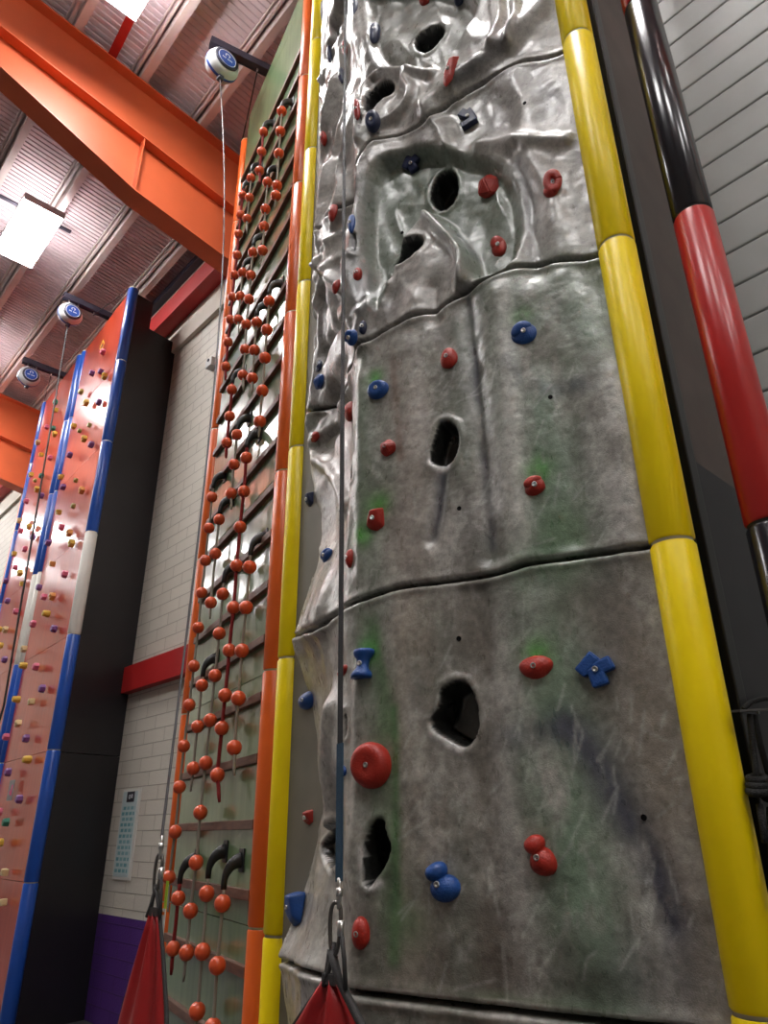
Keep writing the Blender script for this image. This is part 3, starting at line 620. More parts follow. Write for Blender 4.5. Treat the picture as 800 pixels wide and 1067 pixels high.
onF = sst((S1 - S) / .08 + .5)                 # 1 on the front face
onL = 1 - onF
warp = fbm(S * 3, Zg * 3, 11) * .03
D = np.zeros(S.shape)
# broad undulation
D += onF * (fbm(S * 2.2, Zg * 1.1, 3, 3) * .028) * sst((Zg - .5) / 1.5 + .3)
D += onL * (fbm(S * 3.0, Zg * 1.6, 5, 3) * .05)
up = sst((Zg - 3.3) / .8)                      # the upper panels are far more sculpted
Sw = S + fbm(S * 2, Zg * 1.5, 21) * .09
D += onL * up * (.05 * (1 - np.abs(fbm(Sw * 3.6 + Zg * .7, Zg * 1.0, 31, 3)) * 2.6))
D += onF * up * (.022 * (1 - np.abs(fbm(Sw * 3.2 - Zg * .8, Zg * 1.5, 41, 3)) * 2.4)) * sst((S - .15) / .2)
# side face bulges (silhouette)
ys = [1067, 1000, 940, 870, 760, 700, 660, 600, 575, 500, 470, 440, 400, 330, 260, 170, 100, 0]
of = [6, 15, 12, 0, 2, 6, 13, 3, -7, -5, 4, 11, 6, 4, 5, 4, 7, 8]
zk = [Mp(318 + (870 - y) * .035, y, 'L')[1] for y in ys]; o2 = np.argsort(zk)
bul = np.interp(zg, np.array(zk)[o2], np.array(of)[o2] * .0048)
D += onL * bul[:, None] * sst((S - S1 - .08) / .3)
# side ridge folds
for l, amp, w in (([(357, 90), (348, 150), (340, 200), (331, 255), (329, 300)], .05, .05), ([(352, 0), (345, 40), (336, 70), (345, 110)], .04, .04), ([(366, 250), (371, 285), (373, 330)], .04, .05),
                  ([(340, 272), (351, 285), (362, 310), (368, 335)], .045, .035), ([(340, 320), (333, 345), (331, 365), (336, 380)], .05, .05), ([(330, 440), (322, 465), (332, 478), (345, 500), (352, 525)], .045, .04),
                  ([(338, 860), (345, 780), (352, 740)], .05, .07), ([(345, 400), (340, 430), (338, 470)], -.03, .06)):
    D += amp * onL * np.exp(-(pl_dist(PX(l, 'L')) / w) ** 2)
# front folds: (polyline px, amplitude, sigma m)
for l, amp, w in (
    ([(575, 0), (540, 40), (505, 68), (470, 92), (450, 112)], .05, .07), ([(520, 0), (524, 28), (515, 55)], .04, .03), ([(537, 0), (540, 30), (533, 52)], .035, .022),
    ([(498, 150), (530, 152), (590, 150)], .035, .035), ([(535, 165), (548, 195), (556, 245), (560, 285)], -.03, .05), ([(548, 160), (575, 205), (590, 260)], .02, .05),
    ([(444, 222), (462, 243), (480, 258), (487, 275), (484, 300)], .055, .028), ([(400, 300), (384, 330), (374, 358)], .05, .045), ([(378, 180), (373, 230), (372, 280), (377, 330)], .03, .03),
    ([(395, 135), (420, 118), (432, 100), (424, 88)], .045, .03), ([(375, 150), (382, 120), (380, 95), (390, 80), (420, 79), (450, 82)], .04, .03),
    ([(430, 330), (440, 300), (446, 270)], .02, .05), ([(455, 335), (452, 300)], -.02, .03),
    ([(488, 305), (495, 380), (503, 450), (512, 580)], -.022, .04), ([(520, 310), (527, 400), (536, 520), (545, 580)], .016, .05), ([(425, 370), (432, 450), (440, 590)], .014, .07),
    ([(372, 400), (376, 500), (372, 600)], .02, .06), ([(462, 490), (458, 530), (452, 565)], -.02, .025), ([(590, 290), (620, 360), (645, 450), (655, 560)], .016, .06), ([(575, 380), (600, 470), (600, 560)], -.012, .05),
    ([(500, 620), (505, 760), (510, 900), (520, 1040)], -.018, .06), ([(420, 640), (430, 760), (425, 900)], .014, .07), ([(560, 640), (570, 760), (590, 900), (620, 1000)], .016, .08),
    ([(620, 760), (660, 850), (690, 960)], -.014, .05), ([(368, 640), (366, 800), (362, 960)], .015, .05)):
    D += amp * onF * np.exp(-(pl_dist(PX(l, 'F')) / w) ** 2)
# recessed bowls
paintG = np.zeros(S.shape)
bowl = sdf(PX([(392, 170), (380, 195), (377, 240), (380, 285), (392, 330), (404, 305), (420, 250), (440, 225), (455, 228), (472, 250), (484, 268), (492, 295), (510, 292), (535, 280), (545, 255), (543, 215), (535, 185), (520, 165), (480, 158), (440, 150), (410, 158)], 'F', 1, True))
D -= .085 * sst((-bowl + .02) / .075) * onF; inB = sst((-bowl + .03) / .05)
b2 = sdf(PX([(384, -10), (386, 30), (388, 62), (408, 76), (440, 78), (468, 60), (490, 30), (503, -10)], 'F', 2, True))
D -= .06 * sst((-b2 + .02) / .07) * onF; inB2 = sst((-b2 + .03) / .05)
b3 = sdf(PX([(404, 178), (425, 160), (520, 160), (530, 150), (600, 152), (600, 140), (530, 140), (440, 135)], 'F', 1, True))
# second measuring pass on the sculpted surface, for the pockets
# bring the outline of the side face to its measured shape
TY = [0, 40, 110, 170, 230, 260, 300, 340, 380, 400, 440, 465, 485, 506, 543, 567, 592, 620, 640, 660, 678, 700, 732, 783, 840, 870, 920, 960, 990, 1012, 1067]
TX = [334, 334, 333, 333, 328, 326, 325, 327, 326, 322, 317, 321, 323, 326, 331, 331, 327, 319, 312, 306, 305, 314, 323, 328, 331, 328, 317, 303, 291, 292, 300]
_PL = smoothplan(S); _NN = nrm(S); _sg = 1 if (_NN[0, 5] @ NF[:2]) > 0 else -1
Lm = S > S1 + .03
for it_ in range(5):
    _V = np.stack([_PL[..., 0] + _sg * _NN[..., 0] * (D + .01), _PL[..., 1] + _sg * _NN[..., 1] * (D + .01), Zg], -1)
    _px, _py, _zc = [v.reshape(S.shape) for v in proj(_V.reshape(-1, 3))]
    zs_, cs_ = [], []
    for ty in range(0, 1067, 12):
        tx = np.interp(ty, TY, TX); k_ = Lm & (np.abs(_py - ty) < 5)
        if not k_.any(): continue
        q = np.where(k_, _px, 1e9); i, j = np.unravel_index(np.argmin(q), S.shape); zs_.append(Zg[i, j]); cs_.append(np.clip((_px[i, j] - tx) * .0042, -.05, .05))
    o3 = np.argsort(zs_); cz_ = np.interp(zg, np.array(zs_)[o3], np.array(cs_)[o3]); kz_ = np.hanning(15); kz_ /= kz_.sum(); cz_ = np.convolve(np.pad(cz_, 7, 'edge'), kz_, 'valid')
    D += cz_[:, None] * sst((S - S1 - .05) / .28)
_PL = smoothplan(S); _NN = nrm(S); _sg = 1 if (_NN[0, 5] @ NF[:2]) > 0 else -1
_V = np.stack([_PL[..., 0] + _sg * _NN[..., 0] * (D + .01), _PL[..., 1] + _sg * _NN[..., 1] * (D + .01), Zg], -1)
_px, _py, _zc = [v.reshape(S.shape) for v in proj(_V.reshape(-1, 3))]
def Mp2(x, y):
    d2 = (_px - x) ** 2 + (_py - y) ** 2; k_ = d2 < 5
    if not k_.any(): k_ = d2 <= d2.min() + .3
    q = np.where(k_, _zc + .02 * d2, 1e9); i, j = np.unravel_index(np.argmin(q), S.shape); return float(S[i, j]), float(Zg[i, j])
def PX2(l, it=1): return smooth_closed([Mp2(x, y) for x, y in l], it)
# pockets (blind dents): outline px, depth; shade inside is painted near-black
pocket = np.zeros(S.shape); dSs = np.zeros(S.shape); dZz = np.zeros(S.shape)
for l, dep, side, ed in (
    ([(443, 205), (440, 188), (452, 166), (468, 166), (473, 180), (470, 198), (455, 212)], .12, 'F', .018),
    ([(400, 280), (405, 265), (425, 250), (441, 246), (445, 254), (436, 268), (415, 280)], .12, 'F', .016),
    ([(430, 44), (440, 32), (458, 25), (466, 30), (460, 42), (446, 55), (434, 55)], .12, 'F', .016),
    ([(378, 108), (386, 92), (400, 83), (412, 84), (411, 96), (396, 104), (382, 122)], .09, 'F', .03),
    ([(447, 470), (452, 455), (457, 440), (467, 436), (478, 444), (479, 465), (472, 484), (460, 488), (448, 484)], .09, 'F', .022),
    ([(450, 762), (447, 750), (458, 735), (457, 718), (472, 708), (487, 710), (497, 725), (501, 758), (493, 776), (483, 781), (468, 772)], .14, 'F', .016),
    ([(378, 922), (377, 900), (381, 868), (390, 851), (400, 851), (403, 868), (409, 880), (405, 898), (393, 918), (386, 926)], .16, 'F', .012),
    ([(336, 895), (335, 875), (340, 858), (350, 852), (354, 870), (353, 900), (344, 908)], .14, 'L', .012),
    ([(364, 262), (366, 246), (372, 239), (374, 250), (371, 266)], .10, 'L', .012),
    ([(373, 140), (373, 120), (377, 100), (380, 108), (379, 130)], .06, 'F', .012),
    ([(359, 770), (359, 742), (362, 740), (363, 765)], .10, 'L', .012),
    ([(364, 502), (365, 480), (367, 478), (367, 500)], .06, 'F', .01)):
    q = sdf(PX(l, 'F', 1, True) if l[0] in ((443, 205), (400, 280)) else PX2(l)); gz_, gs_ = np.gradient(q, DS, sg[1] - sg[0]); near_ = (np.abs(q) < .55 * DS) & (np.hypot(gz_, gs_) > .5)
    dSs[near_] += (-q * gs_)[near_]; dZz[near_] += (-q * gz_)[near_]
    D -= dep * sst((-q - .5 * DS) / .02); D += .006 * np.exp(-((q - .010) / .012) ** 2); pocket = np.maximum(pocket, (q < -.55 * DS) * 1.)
# seams
def seam(fr, lf):
    a = [Mp(x, y, 'F') for x, y in fr]; b = [Mp(x, y, 'L') for x, y in lf]; a = sorted(a); b = sorted(b)
    p = np.array(a + b); p = p[np.argsort(p[:, 0])]; zz = np.interp(sg, p[:, 0], p[:, 1]); kz = np.ones(9) / 9; return np.convolve(np.pad(zz, 4, 'edge'), kz, 'valid')
SEAM = [seam([(384, 1036), (430, 1042), (520, 1053), (600, 1062), (760, 1078)], [(291, 992), (310, 1000), (337, 1012)]),
        seam([(372, 627), (420, 613), (460, 608), (520, 598), (560, 587), (610, 580), (665, 573)], [(305, 676), (320, 664), (346, 657)]),
        seam([(371, 366), (400, 346), (430, 333), (460, 322), (485, 308), (520, 290), (560, 277), (615, 271)], [(317, 447), (333, 427), (351, 412)]),
        seam([(374, 174), (387, 153), (411, 141), (442, 132), (465, 112), (488, 95), (519, 77.5), (542, 66), (577, 62)], [(325, 271), (338, 255), (349, 240), (362, 215)])]
sd_ = np.full(S.shape, 1e9)
for q in SEAM:
    slope = np.gradient(q, sg)[None, :]; dd_ = (Zg - q[None, :]) / np.sqrt(1 + slope ** 2); sd_ = np.minimum(sd_, np.abs(dd_))
    D += .004 * np.exp(-((dd_ - .02) / .018) ** 2) + .006 * np.exp(-((dd_ + .022) / .014) ** 2)
D -= .05 * np.exp(-(sd_ / .0062) ** 2)
# fine relief
D += fbm(S * 14, Zg * 14, 51, 3) * .003 + fbm(S * 6, Zg * 6, 61, 3) * .006 * (.4 + up)
# settle towards the posts at both ends
D *= sst((S - .0) / .10) * .85 + .15
D -= .0
PL = smoothplan(S + dSs); NN = nrm(S + dSs); X3 = PL[..., 0] + NN[..., 0] * (D + .01); Y3 = PL[..., 1] + NN[..., 1] * (D + .01)
if (NN[0, 5] @ NF[:2]) < 0: X3 = PL[..., 0] - NN[..., 0] * (D + .01); Y3 = PL[..., 1] - NN[..., 1] * (D + .01)
VX = np.stack([X3, Y3, Zg + dZz], -1)
# paint (sprayed rock colours, drawn highlights and pocket shade, in a colour attribute)
col = np.zeros(S.shape + (3,)); col[:] = (.32, .31, .275)
def lay(mask, c): 
    global col
    col = col * (1 - mask[..., None]) + np.array(c) * mask[..., None]
nA = fbm(S * 3.5 + 9, Zg * 1.6, 71, 5); nB = fbm(S * 5, Zg * 2.4, 81, 5); nC = fbm(S * 9, Zg * 4, 91, 5, .65); nD = fbm(S * 26, Zg * 22, 101, 4, .7)
lay(sst(nA * 2.4 + .25) * .6, (.47, .46, .43)); lay(sst(nB * 2.6 + .05) * .62, (.13, .122, .11)); lay(sst(-nA * 2.2 + .05) * .5, (.15, .205, .155)); lay(sst(nC * 3 - .1) * .4, (.09, .085, .08)); lay(sst(nD * 2.6 - .05) * .38, (.12, .11, .10)); lay(sst(-nD * 2.6 - .15) * .35, (.55, .54, .51))
def blob(x, y, rx, rz, c, a, side=None):
    s0, z0_ = Mp(x, y, side); q = ((S - s0) / rx) ** 2 + ((Zg - z0_) / rz) ** 2
    lay(a * np.exp(-q) * np.clip(.92 + nC * 1.3, 0, 1), c)
def streak(l, w, c, a, side=None):
    d = pl_dist(PX(l, side)); lay(a * np.exp(-(d / w) ** 2) * np.clip(.92 + nC * 1.5, 0, 1), c)
GREEN = (.06, .165, .05); SAGE = (.155, .235, .16); NAVY = (.045, .05, .075); BRN = (.105, .088, .07); WHT = (.62, .61, .58); TAN = (.36, .31, .25)
streak([(560, 590), (575, 700), (580, 800), (600, 900), (620, 1050)], .14, SAGE, .95)
streak([(540, 300), (560, 400), (570, 500), (570, 590)], .12, SAGE, .85); blob(620, 330, .2, .3, SAGE, .8); blob(590, 560, .12, .12, (.13, .22, .12), .7)
streak([(645, 640), (680, 760), (705, 900), (735, 1040)], .09, (.25, .215, .17), .8)
streak([(640, 410), (655, 560)], .08, WHT, .75); streak([(528, 300), (535, 420), (545, 560)], .045, WHT, .75); streak([(432, 370), (440, 420), (436, 480)], .05, WHT, .4); streak([(560, 620), (555, 700)], .05, WHT, .3)  # first two white streaks put the wall's specular gleam into the colour
streak([(430, 640), (428, 760), (432, 880), (430, 1000)], .10, TAN, .6); streak([(430, 380), (435, 480), (425, 580)], .1, (.37, .32, .28), .6)
streak([(490, 610), (497, 700), (505, 850), (512, 1050)], .075, BRN, .85); streak([(525, 620), (520, 760), (535, 900), (545, 1040)], .035, WHT, .35)
streak([(385, 640), (393, 760), (390, 860)], .07, (.12, .15, .11), .7)
streak([(388, 650), (402, 700), (404, 760)], .04, GREEN, .6); streak([(412, 740), (416, 800), (414, 900), (410, 1000)], .022, GREEN, .85); streak([(398, 780), (402, 860), (405, 960)], .045, (.10, .17, .09), .6); blob(425, 960, .06, .08, (.10, .2, .08), .6); blob(540, 1045, .2, .02, GREEN, .5); streak([(372, 380), (378, 480), (385, 590)], .05, (.13, .18, .12), .7)
streak([(590, 755), (620, 790), (650, 850), (680, 900), (700, 960)], .055, NAVY, .95); blob(560, 765, .13, .045, NAVY, .85); blob(600, 1020, .2, .09, (.09, .10, .085), .7); blob(690, 1010, .1, .12, NAVY, .7); blob(540, 1000, .07, .12, BRN, .6); blob(385, 1010, .1, .1, (.1, .12, .08), .5)
blob(470, 1010, .12, .12, BRN, .6); blob(640, 650, .06, .2, (.1, .1, .1), .5); blob(600, 625, .12, .08, (.14, .13, .11), .6)
streak([(490, 305), (497, 400), (505, 480), (515, 570)], .02, NAVY, .8); streak([(462, 492), (460, 530), (454, 560)], .025, NAVY, .75); streak([(530, 380), (560, 410), (620, 400)], .035, (.10, .11, .13), .55); blob(605, 405, .07, .035, NAVY, .5)
streak([(410, 370), (415, 420), (420, 480)], .02, (.22, .13, .09), .5)
for x, y, r_ in ((562, 492, .05), (560, 681, .05), (385, 678, .05), (397, 527, .05), (378, 560, .05), (392, 395, .04), (545, 335, .04)): blob(x, y, r_, r_, (.07, .33, .04), .8)
# upper panels are barer and whiter with dark hollows
top_ = sst((Zg - SEAM[2][None, :]) / .1)
lay(top_ * .55, (.46, .44, .41)); lay(top_ * sst(nB * 2.6 + .05) * .4, (.17, .165, .16))
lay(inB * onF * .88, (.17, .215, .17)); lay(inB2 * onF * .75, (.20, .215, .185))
blob(470, 200, .14, .2, (.20, .24, .2), .5); streak([(378, 170), (373, 250), (378, 330)], .04, (.09, .09, .09), .7)
streak([(380, 290), (384, 330), (378, 350)], .05, (.07, .07, .07), .75); streak([(470, 235), (488, 255), (500, 270)], .02, (.07, .07, .08), .7)
streak([(540, 170), (552, 220), (560, 280)], .03, (.12, .13, .14), .7); blob(575, 105, .07, .1, (.15, .16, .2), .5); streak([(480, 90), (520, 62), (535, 45)], .035, (.08, .08, .09), .7); streak([(500, 0), (485, 45), (460, 75)], .025, (.10, .12, .09), .6)
streak([(385, 60), (400, 72), (440, 78)], .03, (.06, .06, .06), .7); blob(345, 130, .12, .5, (.35, .26, .23), .4, 'L')
lay(onL * (1 - up) * .35, (.42, .39, .34))
streak([(335, 700), (335, 800), (325, 950)], .09, (.22, .19, .15), .6, 'L')
# pale rubbed scratches
scr = np.zeros(S.shape)
for k_ in range(150):
    cx_, cy_ = rng.uniform(420, 735), rng.choice([rng.uniform(600, 1040), rng.uniform(720, 960), rng.uniform(380, 570)]); s_, z_ = Mp(cx_, cy_, 'F'); an = rng.normal(1.1, .5); ll = rng.uniform(.03, .13)
    ds, dz_ = -math.cos(an) * ll, math.sin(an) * ll
    i0 = max(int((z_ - .15) / DS), 0); i1 = int((z_ + .15) / DS); a_ = S[i0:i1]; b_ = Zg[i0:i1]; t_ = np.clip(((a_ - s_) * ds + (b_ - z_) * dz_) / (ll * ll), -.5, .5)
    scr[i0:i1] = np.maximum(scr[i0:i1], np.exp(-(np.hypot(a_ - s_ - t_ * ds, b_ - z_ - t_ * dz_) / .0045) ** 2))
lay(scr * .36, (.52, .54, .50))
# highlights painted white along the lower lips of the low pockets
for l in ([(448, 764), (465, 776), (480, 783)], [(377, 885), (378, 912), (386, 927), (396, 920)], [(333, 885), (338, 905), (346, 911)], [(447, 482), (456, 490), (468, 488)]):
    lay(.95 * np.exp(-(pl_dist(smooth_open([Mp2(*q) for q in l])) / .011) ** 2) * np.clip(.9 + nC, 0, 1), (.80, .79, .77))
lay(pocket * .97, (.008, .009, .008))  # near-black laid in the dents as the shade of a deep hollow
lay(np.exp(-(sd_ / .009) ** 2) * .8, (.035, .032, .03))
wn = np.where(np.abs(sd_ - .016) < .007, 1., 0.) * np.clip(nC + .4, 0, 1); lay(wn * .5, (.6, .58, .54))
rock = empty('rock_climbing_wall', (RY[0] - .5, RY[1] + .3, 0), label='moulded grey rock climbing wall with green spray and dark pockets between yellow posts', cat='climbing wall')
RO = np.array(rock.location)
idx = np.arange(nz_ * ns_).reshape(nz_, ns_)
fz = (Zg[:-1, :-1] + Zg[1:, 1:]) / 2; fsi = np.searchsorted(sg, (S[:-1, :-1] + S[1:, 1:]) / 2).clip(0, ns_ - 1)
cls = np.zeros(fz.shape, int)
for q in SEAM: cls += (fz > q[fsi]).astype(int)
quads = np.stack([idx[:-1, :-1], idx[:-1, 1:], idx[1:, 1:], idx[1:, :-1]], -1)
for c in range(5):
    qs = quads[cls == c].reshape(-1, 4); us, inv = np.unique(qs, return_inverse=True); inv = inv.reshape(-1, 4)
    me = bpy.data.meshes.new('rock_panel'); me.vertices.add(len(us)); me.vertices.foreach_set('co', (VX.reshape(-1, 3)[us] - RO).astype(np.float32).ravel())
    me.loops.add(len(inv) * 4); me.loops.foreach_set('vertex_index', inv[:, ::-1].astype(np.int32).ravel()); me.polygons.add(len(inv))
    me.polygons.foreach_set('loop_start', np.arange(0, len(inv) * 4, 4, dtype=np.int32)); me.polygons.foreach_set('loop_total', np.full(len(inv), 4, dtype=np.int32)); me.update(calc_edges=True)
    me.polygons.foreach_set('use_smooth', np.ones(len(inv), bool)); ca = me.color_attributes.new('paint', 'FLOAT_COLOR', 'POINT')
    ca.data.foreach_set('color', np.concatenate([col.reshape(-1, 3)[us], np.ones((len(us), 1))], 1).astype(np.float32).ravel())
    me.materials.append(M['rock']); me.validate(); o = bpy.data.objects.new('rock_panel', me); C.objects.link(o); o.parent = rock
# backing strip between rock and left yellow post
LYp = np.array([*POST['LY'], 0.]); a = LYp + np.array([.02, -.045, 0]); b = np.array([-.20, 3.20, 0.]); t = b - a; L = np.linalg.norm(t); t /= L
bm = bmesh.new(); box(bm, (a + b) / 2 + Z_ * 4.15 - RO, t, np.cross(Z_, t), Z_, L / 2, .008, 4.15); bm_obj('side_board', bm, M['beige'], rock)
# bolt holes
pxm, pym, zcm = [v.reshape(S.shape) for v in (lambda A: proj(A))(VX.reshape(-1, 3))]
def on_rock(x, y, off=0):
    d2 = (pxm - x) ** 2 + (pym - y) ** 2; near = d2 < (7 if x > ridge_x(y) else 16)
    if not near.any(): near = d2 <= d2.min() + .5
    q = np.where(near, zcm, 1e9); i, j = np.unravel_index(np.argmin(q + .002 * d2 * near), S.shape)
    P = VX[i, j].copy(); nr = NN[i, j] if NN[0, 5] @ NF[:2] > 0 else -NN[i, j]
    # local normal, softened
    i0, i1 = max(i - 4, 0), min(i + 4, nz_ - 1); j0, j1 = max(j - 4, 0), min(j + 4, ns_ - 1)
    a = VX[i1, j] - VX[i0, j]; b = VX[i, j1] - VX[i, j0]; g = np.cross(b, a); g /= np.linalg.norm(g)
    base = np.array([nr[0], nr[1], 0.]);  g = g if g @ base > 0 else -g
    g = g * .6 + base * .6; g /= np.linalg.norm(g)
    return P, g
for x, y in ((478, 666), (573.5, 414), (477.5, 529), (671, 852), (546, 107), (419, 242), (505, 640)):
    if (x, y) == (505, 640): continue
    P, g = on_rock(x, y); bm = bmesh.new(); lathe(bm, [(.0085, -.004), (.0085, .0025), (.006, .003), (0, .0025)], P - RO, g, 12); bm_obj('bolt_hole', bm, M['hole'], rock)
# ------------------------------------------------------------------ resin holds
def ico(bm, c, r, rot=0, sub=3, seed=0, nz=.06, flatback=True):
    g = bmesh.ops.create_icosphere(bm, subdivisions=sub, radius=1); rs = np.random.default_rng(seed); ph = rs.random(6) * 6
    R = Matrix.Rotation(rot, 3, 'Z')
    for v in g['verts']:
        p = v.co; k2 = 1 + nz * (math.sin(p.x * 3 + ph[0]) * math.cos(p.y * 2.6 + ph[1]) + .5 * math.sin(p.z * 5 + ph[2] + p.x * 2))
        q = R @ Vector((p.x * r[0] * k2, p.y * r[1] * k2, p.z * r[2] * k2)); q += Vector(c)
        if flatback and q.z < -.004: q.z = -.004 + (q.z + .004) * .05
        v.co = q
BA, BT = a.copy(), t.copy(); BN = np.cross(BT, Z_); BN = BN if BN[0] < 0 else -BN
BACK = {(323, 521.5), (321, 730), (321, 852)}
def hold(name, x, y, w, h, kind, color, lab, rot=0, dep=None, bolt=True, cat='climbing hold'):
    P, g = on_rock(x, y)
    if (x, y) in BACK: P = hit(x, y, BA + BN * .008, BN); g = BN.copy()
    zc = proj(P)[2]; pxm_ = zc / FPX; d = P - np.array([0, 0, CZ]); d /= np.linalg.norm(d)
    xr = np.cross(Z_, g); xr /= np.linalg.norm(xr); yu = np.cross(g, xr)
    # size in metres from apparent size, allowing for the slant of the wall
    fx = max(.45, np.linalg.norm(xr - d * (xr @ d))); fy = max(.55, np.linalg.norm(yu - d * (yu @ d)))
    left = S1 < SMAX and x < ridge_x(y)
    a, b = w * pxm_ / fx / 2, h * pxm_ / fy / 2
    if left: a = max(a * .9, .02)
    dep = dep or min(a, b) * .85
    bm = bmesh.new(); sd0 = int(x * 7 + y)
    bc = (0, 0, dep * .95)
    if kind == 'blob': ico(bm, (0, 0, 0), (a, b, dep), rot, 3, sd0)
    elif kind == 'disc':
        lathe(bm, [(1., -.1), (1., .25), (.93, .62), (.82, .86), (.66, 1.), (.45, 1.0), (.25, .93), (0, .9)], (0, 0, 0), (0, 0, 1), 40)
        for v in bm.verts: v.co = Vector((v.co.x * a, v.co.y * b, v.co.z * dep + .15 * dep * v.co.y))
    elif kind == 'donut':
        k3 = 28
        for v in bmesh.ops.create_uvsphere(bm, u_segments=6, v_segments=5, radius=.0001)['verts']: pass
        bmesh.ops.delete(bm, geom=bm.verts[:], context='VERTS')
        tube(bm, [(.58 * math.cos(2 * PI * i / k3), .6 * math.sin(2 * PI * i / k3) + .1, .55 + .2 * math.sin(2 * PI * i / k3)) for i in range(k3 + 1)], .40, 14)
        for v in bm.verts: v.co = Vector((v.co.x * a, v.co.y * b, v.co.z * dep))
        ico(bm, (-a * .35, -b * .45, 0), (a * .75, b * .6, dep * .8), .5, 3, sd0); ico(bm, (0, 0, 0), (a * .7, b * .7, dep * .45), 0, 3, sd0); bc = (0, b * .1, dep * .42)
    elif kind == 'jug':        # hooded jug: mass with a lip
        ico(bm, (0, -b * .05, 0), (a * .95, b * .9, dep * .8), rot, 3, sd0, .08); ico(bm, (-a * .15, b * .3, dep * .35), (a * .8, b * .55, dep * .75), rot + .3, 3, sd0 + 1, .08)
        bc = (0.12 * a, -.12 * b, dep * .95)
    elif kind == 'facet':
        g0 = bmesh.ops.create_icosphere(bm, subdivisions=1, radius=1); rs = np.random.default_rng(sd0)
        for v in g0['verts']:
            k2 = 1 + (rs.random() - .5) * .35; v.co = Vector((v.co.x * a * k2, v.co.y * b * k2, max(-.004, v.co.z * dep * 1.25)))
        bmesh.ops.bevel(bm, geom=bm.edges[:], offset=min(a, b) * .09, segments=2, affect='EDGES')
    elif kind == 'spool':
        lathe(bm, [(0, -1), (.95, -1), (1., -.8), (.9, -.6), (.62, -.35), (.55, 0), (.62, .35), (.9, .6), (1., .8), (.95, 1), (0, 1)], (0, 0, 0), (0, 1, 0), 28)
        for v in bm.verts: v.co = Vector((v.co.x * a * .95 + .12 * a * v.co.y, v.co.y * b, max(-.004, v.co.z * dep * 1.0 + dep * .25)))
        bc = (0, 0, dep * .86)
    elif kind == 'snow':       # two joined lobes
        ico(bm, (a * .12, -b * .3, 0), (a * .88, b * .7, dep), 0, 3, sd0, .04); ico(bm, (-a * .28, b * .5, dep * .3), (a * .68, b * .48, dep * .85), .4, 3, sd0 + 1, .04); bc = (a * -.02, -b * .08, dep * .98)
    elif kind == 'star':       # three faceted wings
        for ang, ll, ww, cx, cy in ((.75, .62, .40, -.35, .32), (.35, .5, .42, .42, .12), (-1.35, .5, .5, .08, -.45)):
            ca_, sa_ = math.cos(ang), math.sin(ang); g1 = bmesh.new(); box(g1, (cx * a, cy * b, dep * .42), (ca_, sa_, 0), (-sa_, ca_, 0), (0, 0, 1), ll * a, ww * b, dep * .48, min(a, b) * .16)
            tmp = bpy.data.meshes.new('t'); g1.to_mesh(tmp); g1.free(); bm.from_mesh(tmp); bpy.data.meshes.remove(tmp)
        bc = (.05 * a, -.05 * b, dep * .95)
    elif kind == 'wedge':
        pts = [(-.9, -.25, 0), (-.35, .95, 0), (.85, 1., 0), (.95, -.6, 0), (.2, -1., 0), (-.5, -.7, 0)]
        v0 = [bm.verts.new((p[0] * a, p[1] * b, -.004)) for p in pts]; v1 = [bm.verts.new((p[0] * a * .6 + .1 * a, p[1] * b * .62, dep * (.75 + .3 * p[1]))) for p in pts]
        bm.faces.new(v0[::-1]); bm.faces.new(v1)
        for i in range(6): bm.faces.new((v0[i], v0[(i + 1) % 6], v1[(i + 1) % 6], v1[i]))
        bmesh.ops.bevel(bm, geom=bm.edges[:], offset=min(a, b) * .2, segments=3, affect='EDGES', profile=.6); bc = (.1 * a, 0, dep * .82)
    if kind in ('disc', 'spool', 'facet', 'wedge', 'star', 'donut') and rot:
        bmesh.ops.rotate(bm, verts=bm.verts[:], cent=(0, 0, 0), matrix=Matrix.Rotation(rot, 3, 'Z'))
    o = bm_obj(name, bm, M[color], None, kind != 'facet' and kind != 'star')
    o.matrix_world = Matrix(((xr[0], yu[0], g[0], P[0]), (xr[1], yu[1], g[1], P[1]), (xr[2], yu[2], g[2], P[2]), (0, 0, 0, 1)))
    setp(o, lab, cat, 'resin holds bolted to the rock wall')
    if bolt and a > .018:
        bm = bmesh.new(); lathe(bm, [(.009, -.004), (.009, .003), (.006, .004), (.0045, .0), (0, 0)], bc, (0, 0, 1), 14); bo = bm_obj('bolt', bm, M['metal'], o, True)
    return o
HR, HB, HN = 'hold_red', 'hold_blue', 'hold_navy'
